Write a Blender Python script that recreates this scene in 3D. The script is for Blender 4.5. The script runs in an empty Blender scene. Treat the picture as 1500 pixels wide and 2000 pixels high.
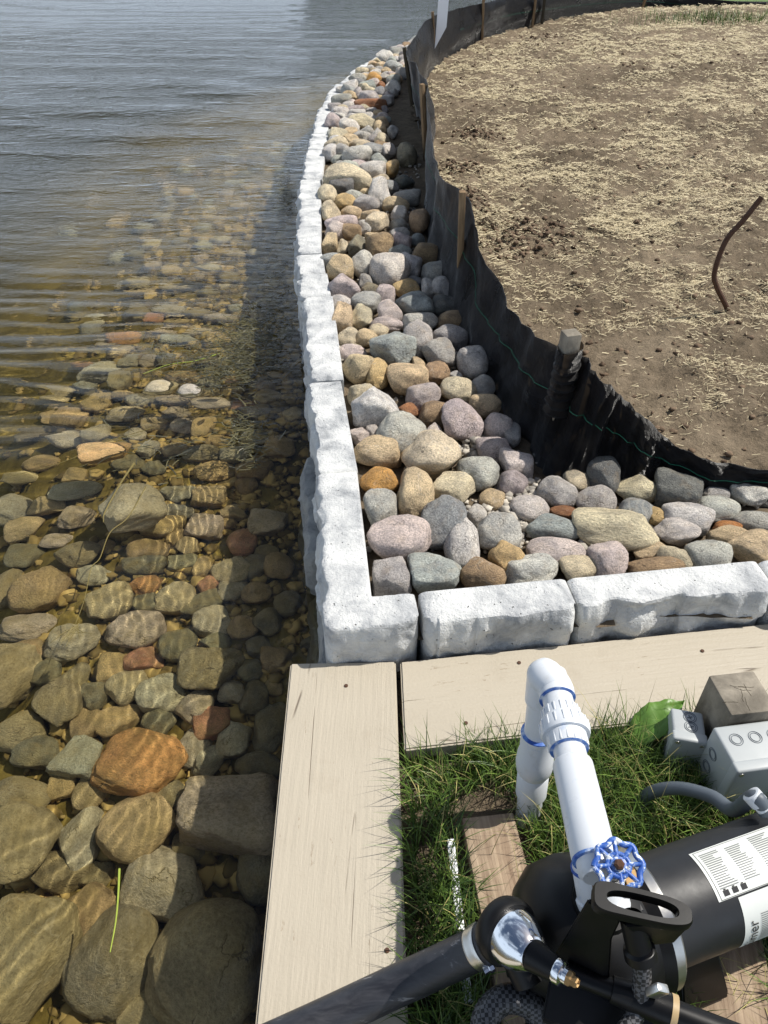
import bpy, bmesh, math, random
import numpy as np
from mathutils import Vector, Matrix, noise, Quaternion

sc = bpy.context.scene
col = sc.collection
R = math.radians

# ------------------------------------------------------------------ camera
F, CH, PITCH = 1450.0, 1.40, R(39.7)
CS, SN = math.cos(PITCH), math.sin(PITCH)
cam = bpy.data.cameras.new('camera')
cam_ob = bpy.data.objects.new('camera', cam)
col.objects.link(cam_ob)
cam_ob.location = (0, 0, CH)
cam_ob.rotation_euler = (R(90) - PITCH, 0, 0)
cam.sensor_fit = 'VERTICAL'
cam.sensor_height = 36.0
cam.lens = 36.0 * F / 2000.0
cam.clip_start, cam.clip_end = 0.05, 900
sc.camera = cam_ob

# ------------------------------------------------------------------ sky, sun, exposure
SHADOW = Vector((-0.66, -0.21, -1.0))            # way the sunlight travels
SUN_EL = math.atan2(1.0, math.hypot(SHADOW.x, SHADOW.y))
SUN_AZ = math.atan2(-SHADOW.x, -SHADOW.y)        # compass angle of the sun, from +Y towards +X
world = bpy.data.worlds.new('World')
sc.world = world
world.use_nodes = True
wn = world.node_tree
sky = wn.nodes.new('ShaderNodeTexSky')
sky.sky_type = 'NISHITA'
sky.sun_disc = False
sky.sun_elevation = SUN_EL
sky.sun_rotation = SUN_AZ
sky.air_density, sky.dust_density, sky.ozone_density = 1.0, 2.2, 1.0
# fair-weather clouds scattered over the sky (the chrome dome mirrors them)
def wnode(kind, **kw):
    nd = wn.nodes.new('ShaderNode' + kind)
    for k, v in kw.items():
        if k in nd.inputs: nd.inputs[k].default_value = v
        else: setattr(nd, k, v)
    return nd
tc = wnode('TexCoord'); mp = wnode('Mapping'); mp.inputs['Scale'].default_value = (1, 1, 2.6)
wn.links.new(tc.outputs['Generated'], mp.inputs[0])
cn = wnode('TexNoise', Scale=2.3, Detail=7.0, Roughness=0.58, Distortion=0.3); wn.links.new(mp.outputs[0], cn.inputs['Vector'])
cr = wnode('ValToRGB'); cr.color_ramp.elements[0].position = 0.42; cr.color_ramp.elements[1].position = 0.62
cr.color_ramp.elements[0].color = (0, 0, 0, 1); cr.color_ramp.elements[1].color = (0.9, 0.9, 0.9, 1)
sz = wnode('SeparateXYZ'); wn.links.new(tc.outputs['Generated'], sz.inputs[0])
hz_ = wnode('MapRange', clamp=True); hz_.interpolation_type = 'SMOOTHSTEP'                  # cloud cover shaped: thick low to brighten the lake, thin overhead to deepen shade
for k_, v_ in (('From Min', 0.0), ('From Max', 0.75), ('To Min', 0.25), ('To Max', -0.12)): hz_.inputs[k_].default_value = v_
wn.links.new(sz.outputs['Z'], hz_.inputs['Value'])
ad = wnode('Math', operation='ADD'); wn.links.new(cn.outputs['Fac'], ad.inputs[0]); wn.links.new(hz_.outputs[0], ad.inputs[1])
wn.links.new(ad.outputs[0], cr.inputs[0])
cm = wnode('Mix'); cm.data_type = 'RGBA'
fa = [i for i in cm.inputs if i.name == 'Factor' and i.type == 'VALUE'][0]; ca_ = [i for i in cm.inputs if i.name == 'A' and i.type == 'RGBA'][0]; cb_ = [i for i in cm.inputs if i.name == 'B' and i.type == 'RGBA'][0]
wn.links.new(cr.outputs[0], fa); wn.links.new(sky.outputs[0], ca_); cb_.default_value = (11.6, 13.6, 16.2, 1)
wn.links.new([o for o in cm.outputs if o.type == 'RGBA'][0], wn.nodes['Background'].inputs[0])
wn.nodes['Background'].inputs[1].default_value = 0.07
sun = bpy.data.lights.new('sun', 'SUN')
sun.energy, sun.angle, sun.color = 5.0, R(0.53), (1.0, 0.955, 0.88)
sun_ob = bpy.data.objects.new('sun', sun)
col.objects.link(sun_ob)
sun_ob.rotation_euler = SHADOW.to_track_quat('-Z', 'Y').to_euler()
sun.cycles.is_caustics_light = True              # real refracted sunlight under the water
sc.view_settings.view_transform = 'Standard'
sc.view_settings.look = 'None'
sc.view_settings.exposure = 0.10
sc.view_settings.gamma = 1.0
sc.view_settings.use_curve_mapping = False
sc.cycles.max_bounces = 10
sc.cycles.transparent_max_bounces = 16
sc.cycles.sample_clamp_indirect = 4.0

# ------------------------------------------------------------------ helpers
WATER_Z = -0.25

def ray(u, v):
    x, y = (u - 750) / F, (v - 1000) / F
    return Vector((x, CS - y * SN, -SN - y * CS))

def at(u, v, z):                                  # the point at height z that the photograph shows at pixel (u, v)
    d = ray(u, v); t = (z - CH) / d.z
    return Vector((d.x * t, d.y * t, z))

def at_y(u, v, Y):                                # the same, at a known distance
    d = ray(u, v); t = Y / d.y
    return Vector((d.x * t, Y, CH + d.z * t))

def depth_scale(p):                               # metres for one pixel of the photograph at a point
    return (p.y * CS - (p.z - CH) * SN) / F

def at_under(u, v, z):                            # through the bent ray, below the water
    d = ray(u, v); t = (WATER_Z - CH) / d.z
    s = d * t + Vector((0, 0, CH))
    n = d.normalized()
    h = Vector((n.x, n.y, 0)); si = h.length / 1.33
    h.normalize()
    k = (WATER_Z - z) * si / math.sqrt(1 - si * si)
    return Vector((s.x + h.x * k, s.y + h.y * k, z))

def project(p):
    q = Vector(p) - Vector((0, 0, CH))
    dep = q.y * CS - q.z * SN
    up = q.y * SN + q.z * CS
    return 750 + F * q.x / dep, 1000 - F * up / dep

def tag(o, label=None, cat=None, group=None, kind=None):
    if label: o['label'] = label
    if cat: o['category'] = cat
    if group: o['group'] = group
    if kind: o['kind'] = kind
    return o

def link(name, me, mat=None, parent=None, smooth=False):
    o = bpy.data.objects.new(name, me)
    col.objects.link(o)
    if mat is not None and not me.materials:
        me.materials.append(mat)
    if parent is not None:
        o.parent = parent
    if smooth:
        me.polygons.foreach_set('use_smooth', [True] * len(me.polygons))
    return o

def empty(name, loc=(0, 0, 0)):
    o = bpy.data.objects.new(name, None)
    col.objects.link(o)
    o.location = loc
    o.empty_display_size = 0.05
    return o

def mesh_py(name, verts, faces):
    me = bpy.data.meshes.new(name)
    me.from_pydata([tuple(v) for v in verts], [], faces)
    me.update()
    return me

def mesh_quads(name, V, Q):                       # fast path: numpy vertices and quads (or triangles)
    me = bpy.data.meshes.new(name)
    n, k = Q.shape
    me.vertices.add(len(V)); me.vertices.foreach_set('co', V.astype(np.float32).ravel())
    me.loops.add(n * k); me.loops.foreach_set('vertex_index', Q.astype(np.int32).ravel())
    me.polygons.add(n)
    me.polygons.foreach_set('loop_start', np.arange(0, n * k, k, dtype=np.int32))
    me.update(calc_edges=True)
    return me

def bm_mesh(name, bm):
    me = bpy.data.meshes.new(name)
    bmesh.ops.recalc_face_normals(bm, faces=bm.faces[:])
    bm.to_mesh(me); bm.free()
    return me

def frame_for(d):
    d = Vector(d).normalized()
    a = Vector((0, 0, 1)) if abs(d.z) < 0.9 else Vector((0, 1, 0))
    e1 = d.cross(a).normalized()
    return d, e1, d.cross(e1).normalized()

def add_lathe(bm, o, d, prof, seg=32, cap=True, arc=None):     # profile [(s, r)] turned about the axis
    o = Vector(o); d, e1, e2 = frame_for(d)
    rings = []
    for s, r in prof:
        rings.append([bm.verts.new(o + d * s + (e1 * math.cos(2 * math.pi * k / seg) + e2 * math.sin(2 * math.pi * k / seg)) * max(r, 1e-5)) for k in range(seg)])
    for a, b in zip(rings, rings[1:]):
        for k in range(seg):
            bm.faces.new((a[k], a[(k + 1) % seg], b[(k + 1) % seg], b[k]))
    if cap:
        bm.faces.new(rings[0][::-1]); bm.faces.new(rings[-1])

def add_sweep(bm, pts, rad, seg=14, cap=True, flat=1.0):
    pts = [Vector(p) for p in pts]
    rad = rad if isinstance(rad, (list, tuple)) else [rad] * len(pts)
    up = None; rings = []
    for i, p in enumerate(pts):
        d = (pts[min(i + 1, len(pts) - 1)] - pts[max(i - 1, 0)]).normalized()
        if up is None:
            _, e1, e2 = frame_for(d)
        else:
            e1 = (up - d * up.dot(d)).normalized(); e2 = d.cross(e1)
        up = e1
        rings.append([bm.verts.new(p + (e1 * math.cos(2 * math.pi * k / seg) + e2 * flat * math.sin(2 * math.pi * k / seg)) * rad[i]) for k in range(seg)])
    for a, b in zip(rings, rings[1:]):
        for k in range(seg):
            bm.faces.new((a[k], a[(k + 1) % seg], b[(k + 1) % seg], b[k]))
    if cap:
        bm.faces.new(rings[0][::-1]); bm.faces.new(rings[-1])

def add_box(bm, c, size, rot=None, bevel=0.0, seg=2):
    m = Matrix.Translation(Vector(c)) @ (rot.to_4x4() if rot is not None else Matrix.Identity(4)) @ Matrix.Diagonal((*size, 1))
    r = bmesh.ops.create_cube(bm, size=1.0, matrix=m)
    if bevel:
        es = list({e for v in r['verts'] for e in v.link_edges})
        bmesh.ops.bevel(bm, geom=es, offset=bevel, segments=seg, affect='EDGES', profile=0.5)

def curve_pts(ctrl, n=12):                        # smooth curve through the control points
    c = [Vector(p) for p in ctrl]
    c = [c[0] * 2 - c[1]] + c + [c[-1] * 2 - c[-2]]
    out = []
    for i in range(1, len(c) - 2):
        for k in range(n):
            t = k / n
            a, b, p, q = c[i - 1], c[i], c[i + 1], c[i + 2]
            out.append(0.5 * ((2 * b) + (p - a) * t + (2 * a - 5 * b + 4 * p - q) * t * t + (3 * b - a - 3 * p + q) * t ** 3))
    out.append(c[-2])
    return out

def smooth_bm(bm, flat_angle=None):
    for f in bm.faces: f.smooth = True

def sub(o, owner):                                # a piece of a part: one level below it
    o.parent = owner; o.matrix_parent_inverse = Matrix.Identity(4)
    return o

def part(name, bm, mat, parent, smooth=True, sharp=35):
    me = bm_mesh(name, bm)
    o = link(name, me, mat, parent)
    if smooth:
        me.polygons.foreach_set('use_smooth', [True] * len(me.polygons))
        me.set_sharp_from_angle(angle=R(sharp))
    return o

# ------------------------------------------------------------------ materials
def srgb(r, g, b):
    f = lambda c: (c / 255 / 12.92) if c / 255 <= 0.04045 else ((c / 255 + 0.055) / 1.055) ** 2.4
    return (f(r), f(g), f(b))

class NT:
    def __init__(self, name):
        self.m = bpy.data.materials.new(name); self.m.use_nodes = True
        self.t = self.m.node_tree; self.b = self.t.nodes['Principled BSDF']; self.out = self.t.nodes['Material Output']
    def n(self, kind, **kw):
        nd = self.t.nodes.new('ShaderNode' + kind)
        for k, v in kw.items():
            if k in nd.inputs: nd.inputs[k].default_value = v
            else: setattr(nd, k, v)
        return nd
    def l(self, a, b): self.t.links.new(a, b)
    def coord(self, kind='Object', scale=None):
        c = self.n('TexCoord').outputs[kind]
        if scale is None: return c
        m = self.n('Mapping'); m.inputs['Scale'].default_value = scale if isinstance(scale, (tuple, list)) else (scale,) * 3
        self.l(c, m.inputs[0]); return m.outputs[0]
    def noise(self, vec, scale, detail=4, rough=0.55, dist=0.0):
        nd = self.n('TexNoise', Scale=scale, Detail=detail, Roughness=rough, Distortion=dist)
        if vec is not None: self.l(vec, nd.inputs['Vector'])
        return nd.outputs['Fac']
    def ramp(self, fac, stops):
        r = self.n('ValToRGB'); e = r.color_ramp.elements
        while len(e) < len(stops): e.new(0.5)
        for el, (p, c) in zip(e, stops):
            el.position = p; el.color = (*c, 1) if len(c) == 3 else c
        self.l(fac, r.inputs[0]); return r.outputs['Color']
    def mix(self, fac, a, b, mode='MIX'):
        x = self.n('Mix'); x.data_type = 'RGBA'; x.blend_type = mode
        for s, v in (('Factor', fac), ('A', a), ('B', b)):
            sock = [i for i in x.inputs if i.name == s and (i.type == 'VALUE' if s == 'Factor' else i.type == 'RGBA')][0]
            if isinstance(v, (int, float)): sock.default_value = v
            elif isinstance(v, tuple): sock.default_value = (*v, 1)
            else: self.l(v, sock)
        return [o for o in x.outputs if o.type == 'RGBA'][0]
    def bump(self, h, strength=0.4, dist=0.01, normal=None):
        b = self.n('Bump', Strength=strength, Distance=dist)
        self.l(h, b.inputs['Height'])
        if normal is not None: self.l(normal, b.inputs['Normal'])
        return b.outputs[0]
    def done(self, color=None, rough=0.7, normal=None, metal=0.0, spec=None, **kw):
        b = self.b
        if color is not None:
            if isinstance(color, tuple): b.inputs['Base Color'].default_value = (*color, 1)
            else: self.l(color, b.inputs['Base Color'])
        if isinstance(rough, (int, float)): b.inputs['Roughness'].default_value = rough
        else: self.l(rough, b.inputs['Roughness'])
        b.inputs['Metallic'].default_value = metal
        if spec is not None: b.inputs['Specular IOR Level'].default_value = spec
        if normal is not None: self.l(normal, b.inputs['Normal'])
        for k, v in kw.items(): b.inputs[k].default_value = v
        return self.m

def plain(name, c, rough=0.5, metal=0.0, var=0.12, scale=30, bump=0.0, spec=None):
    t = NT(name); v = t.coord()
    f = t.noise(v, scale, 5)
    colr = t.mix(f, tuple(x * (1 - var) for x in c), tuple(min(1, x * (1 + var)) for x in c))
    rg = t.ramp(t.noise(v, scale * 0.6, 3), [(0.3, (rough * 0.8,) * 3), (0.7, (min(1, rough * 1.2),) * 3)])
    return t.done(colr, rg, t.bump(f, bump, 0.002) if bump else None, metal, spec)

def stone_material(name, wet=False, band=False):
    t = NT(name); v = t.coord()
    oi = t.n('ObjectInfo')
    off = t.n('VectorMath', operation='ADD'); t.l(v, off.inputs[0])
    sc_ = t.n('VectorMath', operation='SCALE'); sc_.inputs[0].default_value = (37, 51, 23); t.l(oi.outputs['Random'], sc_.inputs['Scale'])
    t.l(sc_.outputs[0], off.inputs[1]); p = off.outputs[0]
    base = oi.outputs['Color']
    big = t.noise(p, 2.2, 4, 0.6, 0.6)
    c = t.mix(t.ramp(big, [(0.35, (0, 0, 0)), (0.68, (1, 1, 1))]), t.mix(1.0, base, (0.66, 0.66, 0.68), 'MULTIPLY'), t.mix(1.0, base, (1.22, 1.2, 1.16), 'MULTIPLY'))
    hue = t.noise(p, 3.7, 3, 0.6)
    c = t.mix(t.ramp(hue, [(0.52, (0, 0, 0)), (0.75, (0.55, 0.55, 0.55))]), c, t.mix(0.6, base, (0.42, 0.30, 0.17)))
    fine = t.noise(p, 26, 5, 0.75)
    c = t.mix(1.0, c, t.ramp(fine, [(0.3, (0.5, 0.5, 0.5)), (0.5, (1, 1, 1)), (0.72, (1.4, 1.4, 1.4))]), 'MULTIPLY')
    speck = t.n('TexVoronoi', Scale=48.0); t.l(p, speck.inputs['Vector'])
    c = t.mix(t.ramp(speck.outputs['Color'], [(0.62, (0, 0, 0)), (0.8, (0.35, 0.35, 0.35))]), c, t.mix(1.0, base, (0.35, 0.34, 0.33), 'MULTIPLY'))
    if band:
        w = t.n('TexWave', Scale=1.6, Distortion=7.0, Detail=4.0); w.inputs['Detail Scale'].default_value = 1.5; t.l(p, w.inputs['Vector'])
        c = t.mix(t.ramp(w.outputs['Fac'], [(0.55, (0, 0, 0)), (0.9, (0.6, 0.6, 0.6))]), c, t.mix(0.5, base, (0.55, 0.5, 0.42)))
    vn = t.n('TexVoronoi', feature='DISTANCE_TO_EDGE', Scale=1.7); dv = t.n('VectorMath', operation='ADD'); t.l(p, dv.inputs[0])
    dn = t.n('TexNoise', Scale=3.0, Detail=4.0); t.l(p, dn.inputs['Vector']); t.l(dn.outputs['Color'], dv.inputs[1]); t.l(dv.outputs[0], vn.inputs['Vector'])
    vm = t.mix(1.0, t.ramp(vn.outputs['Distance'], [(0.0, (.75,) * 3), (0.035, (0, 0, 0))]), t.ramp(t.noise(p, 1.3, 2), [(0.5, (0, 0, 0)), (0.62, (1, 1, 1))]), 'MULTIPLY')
    c = t.mix(vm, c, t.mix(0.5, base, (0.62, 0.58, 0.52)))
    ck = t.mix(1.0, t.ramp(vn.outputs['Distance'], [(0.0, (.8,) * 3), (0.02, (0, 0, 0))]), t.ramp(t.noise(p, 1.6, 2), [(0.38, (1, 1, 1)), (0.46, (0, 0, 0))]), 'MULTIPLY')
    c = t.mix(ck, c, (0.10, 0.085, 0.07))
    if not wet:
        c = t.mix(t.ramp(t.noise(p, 2.9, 6, 0.7), [(0.58, (0, 0, 0)), (0.72, (.6,) * 3)]), c, (0.24, 0.19, 0.135))
    if wet:                                       # thin olive silt settled on stones that lie under water
        g = t.noise(p, 1.7, 4, 0.6)
        c = t.mix(t.ramp(g, [(0.35, (0.16,) * 3), (0.75, (0.56,) * 3)]), c, (0.46, 0.36, 0.155))
    h = t.mix(0.5, t.noise(p, 7, 6, 0.65), fine)
    h = t.mix(ck, h, (0.0, 0.0, 0.0))
    nrm = t.bump(h, 0.8, 0.035)
    return t.done(c, 0.78 if not wet else 0.7, nrm, spec=0.3)

M = {}
M['stone'] = stone_material('cobble_stone')
M['stone_band'] = stone_material('banded_stone', band=True)
M['stone_wet'] = stone_material('lake_stone', wet=True)

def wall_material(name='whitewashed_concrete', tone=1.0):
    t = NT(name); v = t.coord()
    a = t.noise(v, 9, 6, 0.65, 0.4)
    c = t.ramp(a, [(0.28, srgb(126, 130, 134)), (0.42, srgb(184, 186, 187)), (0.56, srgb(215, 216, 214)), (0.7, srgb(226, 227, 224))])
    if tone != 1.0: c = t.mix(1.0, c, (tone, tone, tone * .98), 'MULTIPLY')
    pit = t.n('TexVoronoi', Scale=85.0); t.l(v, pit.inputs['Vector'])
    pm = t.noise(v, 45, 3, 0.6)
    pits = t.mix(1.0, t.ramp(pit.outputs['Distance'], [(0.09, (1, 1, 1)), (0.2, (0, 0, 0))]), t.ramp(pm, [(0.56, (0, 0, 0)), (0.62, (1, 1, 1))]), 'MULTIPLY')
    c = t.mix(pits, c, (0.16, 0.155, 0.15))
    geo = t.n('NewGeometry'); sep = t.n('SeparateXYZ'); t.l(geo.outputs['Position'], sep.inputs[0])
    # waterline stain: dark algae band where the lake laps the blocks
    mr = t.n('MapRange'); mr.inputs['From Min'].default_value = -0.29; mr.inputs['From Max'].default_value = -0.17
    t.l(sep.outputs['Z'], mr.inputs['Value'])
    st = t.mix(0.5, mr.outputs[0], t.noise(v, 14, 4))
    c = t.mix(t.ramp(st, [(0.36, (0.85,) * 3), (0.55, (0, 0, 0))]), c, (0.10, 0.09, 0.06))
    h = t.mix(0.45, t.noise(v, 24, 8, 0.7), t.noise(v, 110, 4, 0.7))
    h = t.mix(pits, h, (0.0, 0.0, 0.0))
    return t.done(c, 0.85, t.bump(h, 0.9, 0.016), spec=0.25)
M['wall'] = wall_material()
M['wall_shaded'] = wall_material('shade_toned_concrete', 0.52)       # lower courses: lake-side shade painted in by darkening the whitewash colour

def board_material():
    t = NT('painted_board'); v = t.coord()
    g = t.coord(scale=(26, 1.4, 26))
    grain = t.noise(g, 4, 6, 0.6)
    blotch = t.noise(v, 5, 4)
    c = t.mix(blotch, srgb(168, 159, 142), srgb(179, 170, 153))
    c = t.mix(t.ramp(grain, [(0.26, (0.16,) * 3), (0.4, (0, 0, 0))]), c, srgb(168, 153, 134))
    crk = t.n('TexVoronoi', feature='DISTANCE_TO_EDGE', Scale=1.0); t.l(t.coord(scale=(20, 1.1, 20)), crk.inputs['Vector'])
    msk = t.noise(t.coord(scale=(9, 2.2, 9)), 1.3, 3)
    ck = t.mix(1.0, t.ramp(crk.outputs['Distance'], [(0.0, (1, 1, 1)), (0.022, (0, 0, 0))]), t.ramp(msk, [(0.54, (0, 0, 0)), (0.6, (0.95,) * 3)]), 'MULTIPLY')
    chip = t.mix(1.0, t.ramp(t.noise(t.coord(scale=(60, 14, 60)), 1.0, 5, .7), [(0.62, (0, 0, 0)), (0.65, (1, 1, 1))]), t.ramp(t.noise(v, 6, 2), [(0.52, (0, 0, 0)), (0.58, (1, 1, 1))]), 'MULTIPLY')
    c = t.mix(chip, c, srgb(128, 112, 92))
    dirt = t.noise(v, 9, 7, .7)
    c = t.mix(t.ramp(dirt, [(0.55, (0, 0, 0)), (0.8, (.28,) * 3)]), c, srgb(140, 126, 106))
    c = t.mix(ck, c, srgb(84, 70, 54))
    h = t.mix(0.3, grain, t.noise(v, 160, 4))
    h = t.mix(ck, h, (0.0, 0.0, 0.0))
    return t.done(c, 0.55, t.bump(h, 0.4, 0.006), spec=0.4)
M['board'] = board_material()

def wood_material(name, a, b, scale=(3, 40, 40), ring=False):
    t = NT(name); v = t.coord(scale=scale)
    g = t.noise(v, 2.2, 7, 0.65, 0.3)
    c = t.ramp(g, [(0.32, a), (0.66, b)])
    k = t.noise(t.coord(), 14, 4)
    c = t.mix(t.ramp(k, [(0.4, (0.0,) * 3), (0.7, (0.35,) * 3)]), c, tuple(x * 0.6 for x in a))
    return t.done(c, 0.8, t.bump(g, 0.5, 0.006), spec=0.2)
M['plank'] = wood_material('treated_plank', srgb(120, 100, 82), srgb(178, 158, 134), (30, 2.5, 30))
M['stake'] = wood_material('stake_wood', srgb(104, 84, 62), srgb(150, 126, 96), (30, 30, 3))
M['post_wood'] = wood_material('weathered_post', srgb(98, 92, 82), srgb(150, 142, 128), (9, 9, 4))
M['sea_wood'] = wood_material('seawall_wood', srgb(46, 42, 34), srgb(84, 76, 62), (20, 20, 2))
M['timber'] = wood_material('landscape_timber', srgb(92, 66, 44), srgb(130, 98, 66), (3, 30, 30))

def fabric_material():
    t = NT('black_woven_fabric'); v = t.coord(scale=(1, 1, 1))
    w1 = t.n('TexWave', Scale=170.0, bands_direction='Z'); t.l(v, w1.inputs[0])
    k = t.noise(v, 7, 5, 0.6, 0.5)
    c = t.mix(k, srgb(12, 12, 14), srgb(28, 28, 31))
    dust = t.noise(t.coord(scale=(2, 2, 9)), 3, 5, 0.65)
    c = t.mix(t.ramp(dust, [(0.55, (0, 0, 0)), (0.88, (0.4,) * 3)]), c, srgb(96, 88, 76))
    rg = t.ramp(k, [(0.3, (0.24,) * 3), (0.7, (0.42,) * 3)])
    h = t.mix(0.18, t.noise(t.coord(scale=(7, 7, 5)), 2.2, 7, 0.62, 1.2), w1.outputs['Fac'])
    m = t.done(c, rg, t.bump(h, 0.8, 0.03), spec=0.6)
    tr = t.n('BsdfTranslucent'); tr.inputs['Color'].default_value = (*srgb(120, 104, 84), 1)     # sunlight glows through the weave
    mx = t.n('MixShader'); mx.inputs[0].default_value = 0.12
    t.l(t.b.outputs[0], mx.inputs[1]); t.l(tr.outputs[0], mx.inputs[2]); t.l(mx.outputs[0], t.out.inputs['Surface'])
    return m
M['fabric'] = fabric_material()

def soil_material():
    t = NT('topsoil'); v = t.coord()
    a = t.noise(v, 1.6, 6, 0.65)
    b = t.noise(v, 22, 8, 0.75)
    c = t.ramp(a, [(0.3, srgb(98, 87, 72)), (0.55, srgb(132, 118, 99)), (0.75, srgb(158, 143, 121))])
    c = t.mix(1.0, c, t.ramp(b, [(0.3, (0.55,) * 3), (0.52, (1, 1, 1)), (0.75, (1.35,) * 3)]), 'MULTIPLY')
    h = t.mix(0.5, b, t.noise(v, 75, 6, 0.75))
    return t.done(c, 0.95, t.bump(h, 1.0, 0.03), spec=0.1)
M['soil'] = soil_material()
M['straw'] = None

def varied(name, c1, c2, rough=0.7, spec=0.3, trans=0.0):    # colour changes from piece to piece of a scatter
    t = NT(name)
    geo = t.n('NewGeometry')
    c = t.mix(geo.outputs['Random Per Island'], c1, c2)
    return t.done(c, rough, None, spec=spec)
M['straw'] = varied('straw', srgb(156, 142, 112), srgb(218, 205, 170), 0.6)
M['clod'] = varied('soil_clods', srgb(84, 70, 58), srgb(126, 108, 90), 0.95, 0.1)
M['gravel'] = varied('gravel', srgb(120, 116, 110), srgb(198, 190, 176), 0.85, 0.2)
M['grass'] = varied('grass_blades', srgb(44, 70, 26), srgb(104, 128, 56), 0.42, 0.4)
M['dry_grass'] = varied('dry_grass', srgb(120, 116, 70), srgb(180, 170, 110), 0.6)
M['weed'] = varied('lake_weed', srgb(30, 32, 20), srgb(104, 98, 62), 0.4, 0.5)

def bed_material():
    t = NT('lake_bed_silt'); v = t.coord()
    a = t.noise(v, 2.4, 6, 0.65, 0.6)
    c = t.ramp(a, [(0.3, srgb(84, 74, 40)), (0.55, srgb(122, 108, 62)), (0.75, srgb(150, 134, 84))])
    b = t.noise(v, 30, 6, 0.7)
    c = t.mix(1.0, c, t.ramp(b, [(0.3, (0.7,) * 3), (0.7, (1.2,) * 3)]), 'MULTIPLY')
    # bed colour darkens offshore, painting in the light lost in deep water
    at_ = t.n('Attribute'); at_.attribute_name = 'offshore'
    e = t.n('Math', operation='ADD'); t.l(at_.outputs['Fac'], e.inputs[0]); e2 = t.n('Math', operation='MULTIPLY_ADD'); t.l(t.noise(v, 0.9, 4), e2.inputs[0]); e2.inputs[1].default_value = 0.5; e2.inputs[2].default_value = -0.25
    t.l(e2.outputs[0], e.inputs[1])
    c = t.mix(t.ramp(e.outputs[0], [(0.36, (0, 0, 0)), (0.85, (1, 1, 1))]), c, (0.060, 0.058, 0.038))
    return t.done(c, 0.9, t.bump(t.mix(0.5, a, b), 0.6, 0.03), spec=0.1)
M['bed'] = bed_material()

def water_material():
    t = NT('lake_water')
    for nd in list(t.t.nodes):
        if nd.type == 'BSDF_PRINCIPLED': t.t.nodes.remove(nd)
    v = t.coord(scale=(0.45, 1.0, 1.0))
    geo = t.n('NewGeometry'); sep = t.n('SeparateXYZ'); t.l(geo.outputs['Position'], sep.inputs[0])
    rp = t.n('MapRange'); rp.inputs['From Min'].default_value = 2.2; rp.inputs['From Max'].default_value = 6.0; t.l(sep.outputs['Y'], rp.inputs['Value'])
    h = t.mix(0.45, t.noise(v, 5.5, 4, 0.6, 0.5), t.noise(v, 17, 3, 0.6))
    bp = t.n('Bump', Distance=0.05); t.l(h, bp.inputs['Height'])
    st = t.n('Math', operation='MULTIPLY'); st.inputs[1].default_value = 0.55; t.l(rp.outputs[0], st.inputs[0]); t.l(st.outputs[0], bp.inputs['Strength'])
    rf = t.n('BsdfRefraction', IOR=1.33, Roughness=0.0); rf.inputs["Color"].default_value = (0.98, 0.95, 0.78, 1)
    gl = t.n('BsdfGlossy', Roughness=0.0)
    fr = t.n('Fresnel', IOR=1.33)
    for nd in (rf, gl, fr): t.l(bp.outputs[0], nd.inputs['Normal'])
    mx = t.n('MixShader'); t.l(fr.outputs[0], mx.inputs[0]); t.l(rf.outputs[0], mx.inputs[1]); t.l(gl.outputs[0], mx.inputs[2])
    t.l(mx.outputs[0], t.out.inputs['Surface'])
    return t.m
M['water'] = water_material()
def pvc_material():
    t = NT('white_pvc'); v = t.coord()
    c = t.mix(t.noise(v, 12, 4), srgb(204, 208, 213), srgb(214, 218, 222))
    c = t.mix(t.ramp(t.noise(v, 34, 6, .7), [(.56, (0, 0, 0)), (.78, (.4,) * 3)]), c, srgb(164, 160, 148))
    sm = t.mix(1.0, t.ramp(t.noise(v, 55, 4, .6), [(.60, (0, 0, 0)), (.70, (.3,) * 3)]), t.ramp(t.noise(v, 11, 2), [(.52, (0, 0, 0)), (.6, (1, 1, 1))]), 'MULTIPLY')
    c = t.mix(sm, c, srgb(120, 158, 208))
    return t.done(c, t.ramp(t.noise(v, 40, 4), [(.3, (.26,) * 3), (.7, (.45,) * 3)]), t.bump(t.noise(v, 90, 3), .06, .001))
M['pvc'] = pvc_material()
def primer_material():
    t = NT('blue_primer'); k = t.noise(t.coord(), 38, 5, .65)
    return t.done(t.ramp(k, [(.34, srgb(196, 206, 220)), (.46, srgb(84, 124, 190)), (.62, srgb(36, 78, 160))]), .5)
M['primer'] = primer_material()
M['black_plastic'] = plain('black_plastic', srgb(15, 15, 16), 0.42, 0, 0.2, 25, 0.1, 0.28)
M['black_metal'] = plain('black_painted_metal', srgb(34, 35, 37), 0.45, 0, 0.2, 40, 0.15, 0.5)
M['rubber'] = plain('black_poly_pipe', srgb(34, 34, 38), 0.42, 0, 0.35, 18, 0.25, 0.5)
M['chrome'] = plain('polished_steel', (0.82, 0.83, 0.85), 0.12, 1.0, 0.05, 20)
M['steel'] = plain('dull_steel', (0.62, 0.61, 0.58), 0.34, 1.0, 0.15, 60, 0.1)
M['brass'] = plain('tarnished_brass', (0.32, 0.21, 0.10), 0.45, 1.0, 0.3, 80)
M['rust'] = plain('rusty_steel', srgb(78, 52, 36), 0.85, 0, 0.4, 90, 0.5)
M['grey_box'] = plain('grey_enclosure', srgb(170, 175, 176), 0.45, 0, 0.07, 20, 0, 0.5)
M['box_mark'] = plain('moulded_ring', srgb(96, 104, 112), 0.5, 0, 0.05, 20)
M['conduit'] = plain('grey_conduit', srgb(84, 92, 100), 0.5, 0, 0.1, 30, 0.1)
M['sticker'] = plain('paper_label', srgb(214, 217, 212), 0.45, 0, 0.03, 25)
M['ink'] = plain('printed_ink', srgb(34, 34, 36), 0.6, 0, 0.05, 25)
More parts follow.
